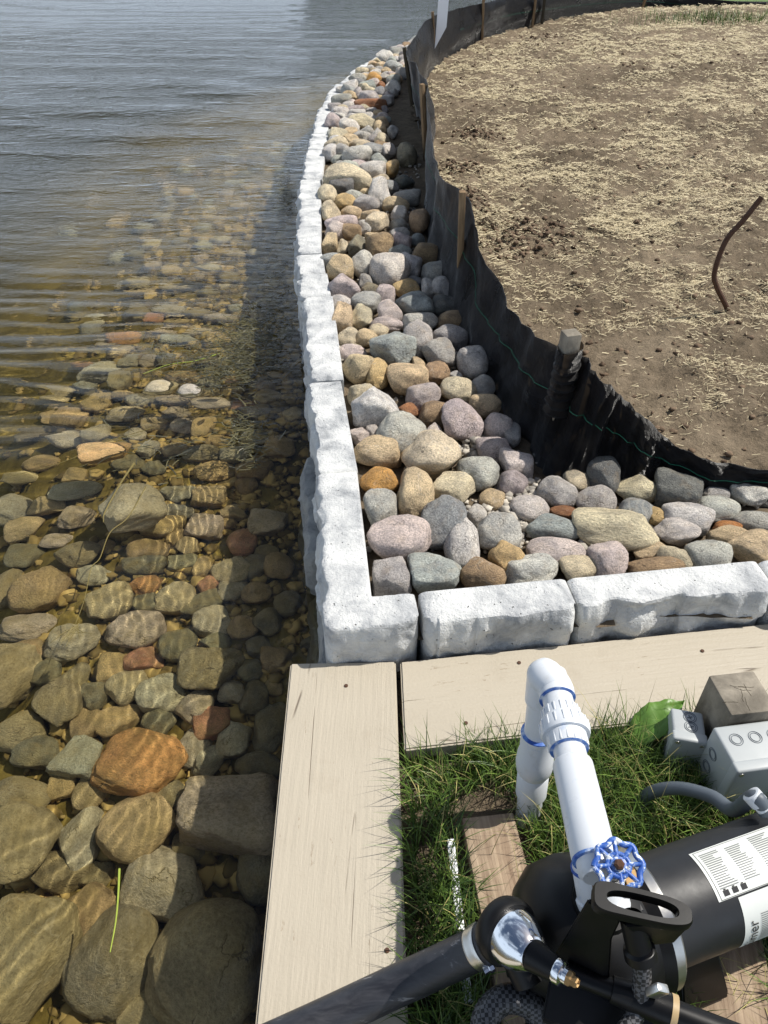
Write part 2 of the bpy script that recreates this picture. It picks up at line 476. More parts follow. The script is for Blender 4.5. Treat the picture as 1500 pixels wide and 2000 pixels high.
M['ink_grey'] = plain('small_print', srgb(120, 124, 124), 0.6, 0, 0.05, 25)
M['white_paint'] = plain('white_lath', srgb(232, 234, 238), 0.5, 0, 0.03, 10)
M['leaf'] = plain('broad_leaf', srgb(92, 128, 52), 0.42, 0, 0.25, 22, 0.3, 0.5)
M['string'] = plain('green_thread', srgb(30, 110, 84), 0.6, 0, 0.1, 40)
def blue_chipped():
    t = NT('chipped_blue_paint'); k = t.noise(t.coord(), 130, 4, 0.6)
    c = t.ramp(k, [(0.45, srgb(44, 86, 168)), (0.56, srgb(96, 130, 190)), (0.60, srgb(214, 218, 224))])
    return t.done(c, 0.4, t.bump(k, 0.3, 0.001))
M['blue_wheel'] = blue_chipped()

# ================================================================== the setting
WALL_TOP = 0.115
INNER_PX = [(735, 1165), (715, 1020), (697, 910), (681, 800), (664, 735), (655, 640), (642, 560), (630, 490), (629, 400), (633, 330), (641, 270), (650, 225), (667, 183), (692, 153), (722, 130), (760, 108), (800, 90)]
inner = [at(u, v, WALL_TOP) for u, v in INNER_PX]
inner += [Vector((1.05, 10.9, WALL_TOP)), Vector((2.4, 12.2, WALL_TOP))]

def seg_at_y(path, y):                            # x of a path that runs away from the camera
    for a, b in zip(path, path[1:]):
        if a.y <= y <= b.y:
            return a.x + (b.x - a.x) * (y - a.y) / max(1e-6, b.y - a.y)
    return path[0].x if y < path[0].y else path[-1].x

FENCE = [(1.9, 1.76, .02), (1.13, 1.68, .03), (.86, 1.73, .04), (.68, 1.77, .05), (.50, 1.83, .05), (.38, 2.28, .05), (.315, 2.65, .05), (.27, 3.05, .05), (.235, 3.5, .06), (.225, 4.2, .07),
         (.29, 5.2, .08), (.265, 5.8, .09), (.265, 6.43, .10), (.49, 8.0, .13), (1.05, 9.4, .14), (1.72, 10.35, .15), (3.27, 11.5, .15), (5.0, 11.9, .15), (8.5, 12.1, .15)]

TOPS = [(1.9, 1.74, .12), (1.12, 1.70, .145), (.865, 1.76, .175), (.70, 1.83, .29), (.575, 1.90, .375), (.452, 2.30, .318), (.389, 2.65, .343), (.328, 3.02, .47), (.266, 3.5, .437), (.247, 4.2, .408),
        (.262, 5.2, .49), (.225, 5.8, .51), (.172, 6.42, .525), (.44, 8.0, .56), (1.03, 9.4, .53), (1.72, 10.35, .54), (3.25, 11.5, .52), (4.6, 11.75, .34), (8.5, 12.0, .34)]

def in_poly(x, y, poly):
    c = False; j = len(poly) - 1
    for i in range(len(poly)):
        xi, yi = poly[i][0], poly[i][1]; xj, yj = poly[j][0], poly[j][1]
        if (yi > y) != (yj > y) and x < (xj - xi) * (y - yi) / (yj - yi) + xi:
            c = not c
        j = i
    return c

def poly_mask(X, Y, poly):
    c = np.zeros(X.shape, bool); j = len(poly) - 1
    for i in range(len(poly)):
        xi, yi = poly[i][0], poly[i][1]; xj, yj = poly[j][0], poly[j][1]
        if yi != yj:
            m = ((yi > Y) != (yj > Y)) & (X < (xj - xi) * (Y - yi) / (yj - yi) + xi)
            c ^= m
        j = i
    return c

_rng = np.random.default_rng(5)
_perm = _rng.random((256, 256))
def vnoise(x, y, seed=0):                         # value noise for numpy fields
    x = x + seed * 17.3; y = y + seed * 9.1
    xi = np.floor(x).astype(int); yi = np.floor(y).astype(int)
    fx = x - xi; fy = y - yi
    fx = fx * fx * (3 - 2 * fx); fy = fy * fy * (3 - 2 * fy)
    g = lambda a, b: _perm[a & 255, b & 255]
    return (g(xi, yi) * (1 - fx) + g(xi + 1, yi) * fx) * (1 - fy) + (g(xi, yi + 1) * (1 - fx) + g(xi + 1, yi + 1) * fx) * fy
def fbm(x, y, octv=4, seed=0):
    s = 0; a = 1; t = 0
    for o in range(octv):
        s = s + a * vnoise(x * 2 ** o, y * 2 ** o, seed + o); t += a; a *= 0.5
    return s / t

def axis(*segs):                                  # breakpoints with step sizes that may grow
    out = []
    for a, b, s, g in segs:
        x = a
        while (x < b if b > a else x > b):
            out.append(x); x += s if b > a else -s; s *= g
    return np.unique(np.round(np.array(sorted(out)), 5))

def grid_sheet(name, xs, ys, zf, mask=None):
    X, Y = np.meshgrid(xs, ys)
    Z = zf(X, Y)
    V = np.stack([X, Y, Z], -1).reshape(-1, 3)
    ny, nx = X.shape
    i = np.arange(ny * nx).reshape(ny, nx)
    Q = np.stack([i[:-1, :-1], i[:-1, 1:], i[1:, 1:], i[1:, :-1]], -1).reshape(-1, 4)
    if mask is not None:
        cx = V[Q].mean(1)
        keep = mask(cx[:, 0], cx[:, 1])
        Q = Q[keep]
        used = np.unique(Q); re = np.full(len(V), -1); re[used] = np.arange(len(used))
        V = V[used]; Q = re[Q]
    return mesh_quads(name, V, Q)

def shore_x(Y):
    ys = [-3, 1.13] + [p.y for p in inner]; xs = [-.21, -.22] + [p.x - .12 for p in inner]
    return np.interp(Y, ys, xs)

def bed_z(X, Y):
    off = np.maximum(0, shore_x(Y) - X)
    z = -0.48 - 0.17 * np.clip((1.5 - Y) / 0.8, 0, 1)
    z = z - 0.10 * off - 0.40 * np.maximum(0, off - 0.9) - 0.05 * np.maximum(0, off - 3)
    z = z - 0.03 * np.maximum(0, Y - 4)
    return np.maximum(z, -6)

# lake bed
xs = axis((-60, -6, 6, 0.93), (-6, -1.6, .25, 1), (-1.6, .6, .03, 1), (.6, 4, .3, 1), (4, 70, 5, 1.05))
ys = axis((-6, .1, .5, 1), (.1, 3.2, .03, 1), (3.2, 140, .08, 1.08))
me = grid_sheet('lake_bed', xs, ys, lambda X, Y: bed_z(X, Y) + .05 * (fbm(X * 3, Y * 3, 4, 3) - .5) + .018 * (fbm(X * 14, Y * 14, 3, 4) - .5))
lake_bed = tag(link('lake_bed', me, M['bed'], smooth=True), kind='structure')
lake_bed.cycles.is_caustics_receiver = True
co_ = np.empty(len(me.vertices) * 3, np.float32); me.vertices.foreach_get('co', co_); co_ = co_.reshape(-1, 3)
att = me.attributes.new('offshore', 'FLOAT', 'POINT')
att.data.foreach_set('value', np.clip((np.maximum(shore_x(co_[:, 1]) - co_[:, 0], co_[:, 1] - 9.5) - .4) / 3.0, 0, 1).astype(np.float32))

# water: a real rippled sheet
xs = axis((-80, -12, 9, 0.9), (-12, -1.15, .16, 0.987), (-1.15, .05, .0052, 1), (.05, .5, .1, 1), (.5, 90, .5, 1.12))
ys = axis((-8, .25, .8, 0.92), (.25, 2.3, .0052, 1), (2.3, 160, .0062, 1.0125))
def ripple(X, Y):
    off = np.clip(shore_x(Y) - X, 0, 10)
    wx = fbm(X * 1.6, Y * 1.6, 3, 1) - .5; wy = fbm(X * 1.3 + 9, Y * 1.3, 3, 2) - .5
    # fine ripples bounced off the wall and boards
    near = np.clip((2.9 - Y) / 1.2, 0, 1) * np.clip((Y - .6) / .6, .3, 1) * np.clip((.95 - off) / .5, 0.07, 1) * (.35 + 2.4 * fbm(X * 3.1 + 4, Y * 3.1, 3, 44) ** 2)
    gust = np.clip(fbm(X * 2.3, Y * 2.3, 3, 6) * 1.9 - .45, 0.1, 1)
    ph = 2 * math.pi * (X * .93 + Y * .26 + .16 * wx + .09 * (fbm(X * 6, Y * 6, 3, 17) - .5)) / .030
    z = near * gust * .00027 * np.sin(ph)
    ph = 2 * math.pi * (X * .80 - Y * .42 + .2 * wy + .12 * (fbm(X * 5, Y * 5, 3, 18) - .5)) / .047
    z = z + near * (1.1 - gust) * .00028 * np.sin(ph)
    z = z + .0016 * near * (fbm(X * 26, Y * 22, 2, 61) - .5) * .5
    # wind waves coming over the lake, crests across the view
    lw = np.clip((off - .12) / 1.3, 0.06, 1) * np.clip((Y - .9) / 1.9, 0.05, 1)
    for lam, amp, dx, k, sd in ((.17, .0042, .12, .30, 11), (.11, .0022, -.10, .22, 12), (.31, .0065, .20, .5, 13), (.55, .010, -.05, .8, 14), (.95, .014, .12, 1.2, 15)):
        w = fbm(X * .55 / (lam * 5), Y / (lam * 5), 3, sd) - .5
        env = np.clip(fbm(X * .5 / (lam * 4), Y / (lam * 4) + 7, 2, sd + 3) * 2 - .5, .1, 1.2)
        res = np.clip(1.6 - (.0125 * np.abs(Y - 2.0) + .006) * 4 / lam, 0, 1)
        z = z + lw * res * env * amp * np.sin(2 * math.pi * (Y + dx * X + k * w * 2) / lam)
    z = z + .0009 * (fbm(X * 9, Y * 12, 2, 20) - .5) * np.clip(8 - Y, 0, 1)
    return WATER_Z + z
me = grid_sheet('lake_water', xs, ys, ripple)
lake = tag(link('lake_water', me, M['water'], smooth=True), kind='structure')
lake.cycles.is_caustics_caster = True

# land under the stones, behind the wall
strip_poly = [(2.6, 1.2), (.93, 1.26), (.04, 1.17), (-.06, 1.2)] + [(p.x - .03, p.y) for p in inner[1:]] + [(3.4, 13.0), (9, 13.2)] + [(x + .06, y) for x, y, z in FENCE[::-1]]
xs = axis((-.7, 2.7, .035, 1), (2.7, 9.2, .2, 1)); ys = axis((1.1, 5, .035, 1), (5, 13.4, .1, 1))
me = grid_sheet('stone_bed_soil', xs, ys, lambda X, Y: .035 + .012 * np.clip(Y - 2, 0, 8) + .045 * (fbm(X * 9, Y * 9, 4, 8) - .5),
                lambda X, Y: poly_mask(X, Y, strip_poly))
tag(link('stone_bed_soil', me, M['soil'], smooth=True), kind='structure')

# bare topsoil with straw, behind the silt fence
soil_poly = [(x + .01, y + .01) for x, y, z in TOPS] + [(14, 12.3), (14, -1), (6, 1.6), (1.95, 1.76)]
MOUNDS = [(930, 268, .10, .030), (905, 330, .09, .03), (900, 385, .12, .04), (955, 425, .16, .05), (1060, 450, .14, .04), (1090, 100, .35, .05), (1000, 470, .12, .035)]
mounds = [(at(u, v, .15), r, h) for u, v, r, h in MOUNDS]
def soil_z(X, Y):
    z = .09 + .012 * np.clip(Y - 1.7, 0, 9) + .03 * np.clip(X - .6, 0, 3)
    z = z + .055 * (fbm(X * 1.7, Y * 1.7, 4, 30) - .5) + .030 * (fbm(X * 8, Y * 8, 4, 31) - .5)
    z = z + .040 * np.clip(fbm(X * 22, Y * 22, 3, 33) - .48, 0, 1) * 2
    for p, r, h in mounds:
        z = z + h * np.exp(-((X - p.x) ** 2 + (Y - p.y) ** 2) / (r * r)) * (.3 + 1.5 * fbm(X * 14, Y * 14, 3, 34))
    return z
xs = axis((.2, 3.2, .022, 1), (3.2, 14, .05, 1.03)); ys = axis((1.6, 5.0, .022, 1), (5.0, 12.4, .025, 1.01))
me = grid_sheet('soil', xs, ys, soil_z, lambda X, Y: poly_mask(X, Y, soil_poly))
tag(link('soil', me, M['soil'], smooth=True), kind='structure')

# far lawn beyond the fence
gr = NT('far_lawn_grass')
k = gr.noise(gr.coord(), 30, 6, .7)
M['lawn_far'] = gr.done(gr.ramp(k, [(.3, srgb(62, 92, 36)), (.7, srgb(118, 146, 70))]), .8, gr.bump(k, .8, .05))
me = grid_sheet('lawn', axis((3.2, 40, 1.2, 1.1)), axis((12.2, 45, 1, 1.1)), lambda X, Y: .16 + .02 * (Y - 12) + .05 * fbm(X, Y, 2, 4))
tag(link('lawn', me, M['lawn_far'], smooth=True), kind='structure')

# near lawn: soil under the grass, framed by the painted boards
me = grid_sheet('lawn_soil', axis((.0, 2.4, .05, 1)), axis((-1.6, 1.16, .05, 1)), lambda X, Y: -.06 + .02 * (fbm(X * 6, Y * 6, 3, 41) - .5))
tag(link('lawn_soil', me, M['soil'], smooth=True), kind='structure')

# ------------------------------------------------------------------ whitewashed block wall
PROFILE = None
def facets(p):                                    # broken planes of split concrete
    d, pts = noise.voronoi(p)
    r = noise.noise_vector(pts[0] * 5.1)
    return r.x * .5 + (p - pts[0]).dot(r) * .9
def make_block(name, a, b, out, width, z0, z1, seed, parent, rough=1.0, end0=True, end1=True, groove=.012, wfun=None, m=34, crag=0.0):
    # a, b: ends of the inner top edge; out: unit vector towards the open face
    a, b, out = Vector(a), Vector(b), Vector(out)
    L = (b - a).length; d = (b - a) / L
    hgt = z1 - z0
    prof = PROFILE or [(0, 0), (0, .5), (0, .93), (.02, 1.0)] + [(q, 1.0) for q in (.2, .4, .6, .78, .9)] + [(.97, .985), (1.0, .95), (1.02, .88)] + \
           [(1.04 + .03 * math.sin(x * 3), 1 - x) for x in (.18, .24, .3, .36, .42, .48, .54, .6, .66, .72, .78, .84, .9, .95)] + [(1.03, .02), (.9, 0)]
    n = len(prof)
    rings = []
    for i in range(m + 1):
        s = i / m
        sl = s * L
        e = min(sl if end0 else 9, (L - sl) if end1 else 9)
        ef = max(0, 1 - e / .022) ** 2                           # rounded corners beside the joints
        chip = 1.6 * facets(Vector((sl * 12, seed, .3)))
        wv = width * (1 + .07 * rough * noise.noise(Vector((sl * 4, seed, .3))) + .06 * rough * noise.noise(Vector((sl * 22, seed, 1.3))) + .10 * rough * chip) - rough * .03 * max(0, noise.noise(Vector((sl * 7, seed * 2, 5))) - .25)
        if wfun: wv += wfun(s)
        ring = []
        for q, h in prof:
            x = q * wv; z = z0 + h * hgt
            f = min(1, max(0, (q - .8) / .2))
            facet = facets(Vector((sl * 11, z * 13, seed)))
            nz = noise.fractal(Vector((sl * 11, z * 13, seed * 3.1)), 1.0, 2.0, 4)
            x += f * crag * (.030 * noise.fractal(Vector((sl * 7, z * 9, seed * 1.7)), .9, 2.1, 5) * (1 if h < .93 else .35) - .020 * max(0, .55 - h))
            x += f * rough * (.007 * nz + (.026 - .020 * min(1, crag * 2)) * facet * min(1, max(.25, (.99 - h) * 9)))
            x -= f * ef * groove * 1.6
            z -= (1 if h > .9 else 0) * (.003 * abs(noise.noise(Vector((sl * 7, x * 9, seed)))) + f * .012 * max(0, noise.noise(Vector((sl * 6, 3.3, seed)))))
            z -= ef * .010 * (1 if h > .9 else 0)
            p = a + d * min(max(sl, .0018), L - .0018) + out * x
            ring.append((p.x, p.y, z))
        rings.append(ring)
    verts = [v for r in rings for v in r]
    faces = []
    for i in range(m):
        for k in range(n):
            k2 = (k + 1) % n
            faces.append((i * n + k, (i + 1) * n + k, (i + 1) * n + k2, i * n + k2))
    faces.append(tuple(range(n))); faces.append(tuple(m * n + k for k in reversed(range(n))))
    bm = bmesh.new()
    vs = [bm.verts.new(v) for v in verts]
    for f in faces: bm.faces.new([vs[k] for k in f])
    o = part(name, bm, M['wall'], parent, True, 30)
    o.cycles.is_caustics_receiver = True
    return o

wall = tag(empty('retaining_wall', (inner[0].x, inner[0].y, 0)), 'whitewashed split-face block retaining wall curving along the lake edge', 'retaining wall')
def under(o, root):                               # world-space mesh placed below an empty that stands elsewhere
    o.parent = root; o.matrix_parent_inverse = Matrix.Translation(-root.location)
    return o
cor_in = inner[0]
joint_v = [915, 737, 575, 530, 490, 386, 347, 291, 259, 225, 207, 183]
ipath = [cor_in] + inner[1:]
jy = [at(700, v, WALL_TOP).y for v in joint_v] + [7.55, 8.05, 8.5, 9.0, 9.5, 10.0, 10.5, 10.9, 11.4, 12.0]
starts = [1.165] + jy
front_y = 1.165
rnd = random.Random(3)
LEFT = []; corner_leg = None
for i in range(len(starts) - 1):
    y0, y1 = starts[i], starts[i + 1]
    a = Vector((seg_at_y(inner, max(y0, inner[0].y)), y0, 0)); b = Vector((seg_at_y(inner, y1), y1, 0))
    if i == 0:
        a = Vector((inner[0].x - .006, 1.188, 0))
    dd = (b - a).normalized(); out = Vector((-dd.y, dd.x, 0))
    LEFT.append((a, b, out))
    far = y0 > 6
    w = .114 + rnd.uniform(-.008, .012)
    jog = out * rnd.uniform(-.014, .018) if i else out * 0
    o = make_block('wall_block', a + jog, b + jog, out, w, -.066, WALL_TOP - (rnd.uniform(0, .008) if i else .001), i * 7.7 + 1, wall, .95, end0=i > 0, groove=.012, m=22 if far else 60)
    o.parent = None; under(o, wall)
    if i == 0: corner_leg = o
# lower courses, each standing a little further out into the lake
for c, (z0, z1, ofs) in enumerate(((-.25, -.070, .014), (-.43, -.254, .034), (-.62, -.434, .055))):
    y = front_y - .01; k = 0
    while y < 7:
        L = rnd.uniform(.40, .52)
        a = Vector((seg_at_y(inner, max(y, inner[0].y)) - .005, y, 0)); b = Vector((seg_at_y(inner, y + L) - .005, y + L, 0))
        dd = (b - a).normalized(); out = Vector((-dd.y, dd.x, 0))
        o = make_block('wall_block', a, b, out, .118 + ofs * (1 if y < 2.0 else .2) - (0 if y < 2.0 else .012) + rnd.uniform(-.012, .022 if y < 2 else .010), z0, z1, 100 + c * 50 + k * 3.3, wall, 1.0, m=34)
        o.data.materials[0] = M['wall_shaded']
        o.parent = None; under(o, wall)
        y += L + .004; k += 1
# front leg, running to the right along the painted board
fa = Vector((inner[0].x - .012, at(735, 1165, WALL_TOP).y, 0))
fdir = Vector((.93, .122, 0)).normalized(); fout = Vector((fdir.y, -fdir.x, 0))
def on_front(u, v): return at(u, v, WALL_TOP)
f0 = Vector((-.105, 1.226, 0))
def fpt(s): return f0 + fdir * s
def s_of(u, v):
    p = at(u, v, WALL_TOP); return (Vector((p.x, p.y, 0)) - f0).dot(fdir)
cuts = [-.046, s_of(818, 1185), s_of(1118, 1150), s_of(1118, 1150) + .50, s_of(1118, 1150) + 1.0, s_of(1118, 1150) + 1.5]
for i in range(5):
    a, b = fpt(cuts[i] + (.006 if i == 1 else 0)), fpt(cuts[i + 1])
    o = make_block('wall_block', a, b, fout, .102 if i else .097, -.12, WALL_TOP - .002 * i, 300 + i * 9.1, wall, 1.0 if i else .8, groove=.022, m=84, crag=.55 if i else .35)
    o.parent = None; under(o, wall)
    if i == 0:
        bm = bmesh.new(); bm.from_mesh(o.data); bm.from_mesh(corner_leg.data)          # one L-shaped corner block
        o.data = bm_mesh('wall_block', bm); o.data.materials.append(M['wall'])
        bpy.data.objects.remove(corner_leg)
        rm_ = o.modifiers.new('fuse', 'REMESH'); rm_.mode = 'VOXEL'; rm_.voxel_size = .0045; rm_.use_smooth_shade = True
        o['label'] = 'long L-shaped corner block of the white wall'
o = make_block('wall_block', fpt(.05), fpt(1.9), fout, .095, -.40, -.124, 401, wall, .8, m=40); o.parent = None; under(o, wall)

# ------------------------------------------------------------------ painted boards and the seawall below them
def plank_mesh(c4, z_top, thick, name, bevel=.004, lump=.0012, seed=0):
    # c4: corner points (x, y) of the top in order; returns bevelled plank with slight waviness
    bm = bmesh.new()
    top = [bm.verts.new((x, y, z_top)) for x, y in c4]; bot = [bm.verts.new((x, y, z_top - thick)) for x, y in c4]
    bm.faces.new(top); bm.faces.new(bot[::-1])
    for k in range(4): bm.faces.new((top[k], bot[k], bot[(k + 1) % 4], top[(k + 1) % 4]))
    bmesh.ops.recalc_face_normals(bm, faces=bm.faces[:])
    bmesh.ops.bevel(bm, geom=bm.edges[:], offset=bevel, segments=2, affect='EDGES')
    bmesh.ops.subdivide_edges(bm, edges=[e for e in bm.edges if e.calc_length() > .12], cuts=14, use_grid_fill=True)
    for v in bm.verts:
        v.co += Vector((noise.noise(v.co * 14 + Vector((seed, 0, 0))), noise.noise(v.co * 14 + Vector((0, seed, 9))), noise.noise(v.co * 9 + Vector((3, 0, seed))))) * lump
    return bm

p1 = at(567, 1295, 0); p2 = at(773, 1291, 0)
bx = Vector((.0205, 1, 0)).normalized()
b1 = [(p1.x, p1.y), (p2.x, p2.y), (p2.x + .0125 + .02, -1.0), (p1.x + .0125 + .03, -1.0)]
def board_obj(name, c4, rot_grain, label, seed):
    # local frame: grain along local Y
    cx = sum(p[0] for p in c4) / 4; cy = sum(p[1] for p in c4) / 4
    cr, sr = math.cos(-rot_grain), math.sin(-rot_grain)
    loc = [((x - cx) * cr - (y - cy) * sr, (x - cx) * sr + (y - cy) * cr) for x, y in c4]
    o = part(name, plank_mesh(loc, 0, .04, name, seed=seed), M['board'], None, True, 50)
    o.location = (cx, cy, 0); o.rotation_euler.z = rot_grain
    return tag(o, label, 'board', 'painted boards edging the lawn')
board_side = board_obj('edging_board', b1, R(-1.2), 'tan painted plank running from the wall corner along the water to the camera', 1)
q1 = at(782, 1292, 0); q2 = at(790, 1465, 0)
ed = Vector((.928, .1216, 0)).normalized()
b2 = [(q1.x, q1.y), (q1.x + ed.x * 2.3, q1.y + ed.y * 2.3), (q2.x + ed.x * 2.3, q2.y + ed.y * 2.3), (q2.x, q2.y)]
board_back = board_obj('edging_board', b2, R(-90 + 7.5), 'tan painted plank along the front of the white wall behind the white pipe', 2)

screw = bmesh.new()
add_lathe(screw, (0, 0, -.001), (0, 0, 1), [(0, .0045), (.0016, .0045), (.0022, .003)], 12)
screw_me = bm_mesh('screw', screw)
for u, v, par in ((676, 1339, board_side), (756, 1856, board_side), (1014, 1294, board_back), (910, 1412, board_back), (1372, 1271, board_back)):
    o = link('screw', screw_me, M['rust'])
    p = at(u, v, .0015)
    o.parent = par
    o.location = Matrix.Rotation(-par.rotation_euler.z, 3, 'Z') @ (p - par.location)
sea = tag(empty('seawall', (-.2, .5, -.5)), 'dark wet timber seawall under the painted plank at the water', 'seawall')
for k in range(11):
    y1 = 1.10 - k * .2
    bm = bmesh.new()
    add_box(bm, (-.168 + .012 * (k % 2) + .0125 * k / 6, y1 - .098, -.40), (.05, .193, .70), bevel=.006)
    o = part('plank', bm, M['sea_wood'], None); under(o, sea); o.cycles.is_caustics_receiver = True
bm = bmesh.new(); add_box(bm, (.0, 1.135, -.36), (.36, .03, .62), bevel=.006)
o = part('plank', bm, M['sea_wood'], None); under(o, sea); o.cycles.is_caustics_receiver = True

# ================================================================== stones
def rock_mesh(name, seed, kind, sub=4):
    rg = random.Random(seed)
    bm = bmesh.new()
    bmesh.ops.create_icosphere(bm, subdivisions=sub, radius=1.0)
    npl = {'round': 9, 'angular': 11, 'block': 6}[kind]
    planes = []
    for _ in range(npl):
        n = Vector((rg.gauss(0, 1), rg.gauss(0, 1), rg.gauss(0, 1))).normalized()
        planes.append((n, rg.uniform(.68, .98) if kind == 'round' else rg.uniform(.55, .85)))
    if kind == 'block':
        for ax in ((1, 0, 0), (-1, 0, 0), (0, 1, 0), (0, -1, 0), (0, 0, 1), (0, 0, -1)):
            n = (Vector(ax) + Vector((rg.gauss(0, .18), rg.gauss(0, .18), rg.gauss(0, .18)))).normalized()
            planes.append((n, rg.uniform(.58, .7)))
    k = {'round': 10.0, 'angular': 24.0, 'block': 15.0}[kind]
    off = Vector((rg.uniform(0, 50), rg.uniform(0, 50), rg.uniform(0, 50)))
    for v in bm.verts:
        d = v.co.normalized()
        acc = math.exp(-k)                                        # soft minimum of the cutting planes
        for n, h in planes:
            c = d.dot(n)
            if c > .05: acc += math.exp(-k * min(3, h / c))
        r = -math.log(acc) / k
        r *= 1 + .10 * noise.noise(d * 1.3 + off) + .05 * noise.noise(d * 3.1 + off)
        r *= 1 + (.022 if kind == 'round' else .035) * noise.noise(d * 6 + off) + (.009 if kind == 'round' else .016) * noise.noise(d * 15 + off)
        v.co = d * r
    lo = [min(v.co[i] for v in bm.verts) for i in range(3)]; hi = [max(v.co[i] for v in bm.verts) for i in range(3)]
    for v in bm.verts:
        for i in range(3):
            v.co[i] = (v.co[i] - (lo[i] + hi[i]) / 2) / (hi[i] - lo[i])
    me = bm_mesh(name, bm)
    me.polygons.foreach_set('use_smooth', [True] * len(me.polygons))
    return me

ROCKS = {'round': [rock_mesh('stone', 10 + i, 'round') for i in range(11)],
         'angular': [rock_mesh('stone', 60 + i, 'angular') for i in range(9)],
         'block': [rock_mesh('stone', 90 + i, 'block') for i in range(5)]}
WET = {k: [m.copy() for m in v] for k, v in ROCKS.items()}
BAND = {k: [m.copy() for m in v] for k, v in ROCKS.items()}
for dct, mt in ((ROCKS, 'stone'), (WET, 'stone_wet'), (BAND, 'stone_band')):
    for v in dct.values():
        for m in v: m.materials.append(M[mt])

TONES = {  # how the dry stone looks in sunlight
    'pink': ('pinkish', (190, 168, 160)), 'mauve': ('mauve', (172, 152, 150)), 'purple': ('purplish', (150, 132, 138)), 'red': ('reddish', (168, 112, 96)), 'rust': ('rust brown', (140, 98, 68)),
    'greygreen': ('grey-green', (160, 165, 150)), 'bluegreen': ('blue-green', (138, 154, 150)), 'blue': ('blue-grey', (126, 136, 140)), 'green': ('green', (130, 142, 112)),
    'dark': ('dark grey', (96, 100, 98)), 'dkgreen': ('dark green-grey', (92, 104, 94)), 'grey': ('grey', (156, 154, 148)), 'pale': ('pale grey', (196, 194, 186)), 'white': ('off-white', (218, 212, 198)),
    'cream': ('cream', (208, 198, 170)), 'tan': ('tan', (186, 168, 136)), 'brown': ('brown', (142, 122, 96)), 'ochre': ('ochre', (196, 150, 84)), 'orange': ('orange-brown', (170, 118, 68)), 'gold': ('golden', (204, 178, 128)), 'olive': ('olive', (132, 122, 82)), 'silt': ('silt-covered olive', (140, 126, 82))}
def tone_rgb(k, rg, gain=1.0):
    c = [x * gain for x in srgb(*TONES[k][1])]; g_ = sum(c) / 3; sat = (.95 if k in ('ochre', 'orange', 'gold', 'cream', 'tan', 'red', 'rust', 'brown') else .42) * (.8 if gain > 1.2 else 1); w_ = (1.02, .985, .95); c = [(g_ + (x - g_) * sat) * 1.58 * q for x, q in zip(c, w_)]
    f = rg.uniform(.92, 1.08)
    c = [x * f * rg.uniform(.98, 1.02) for x in c]; m_ = max(c); k_ = min(1, .74 / m_)
    return tuple(x * k_ for x in c) + (1,)

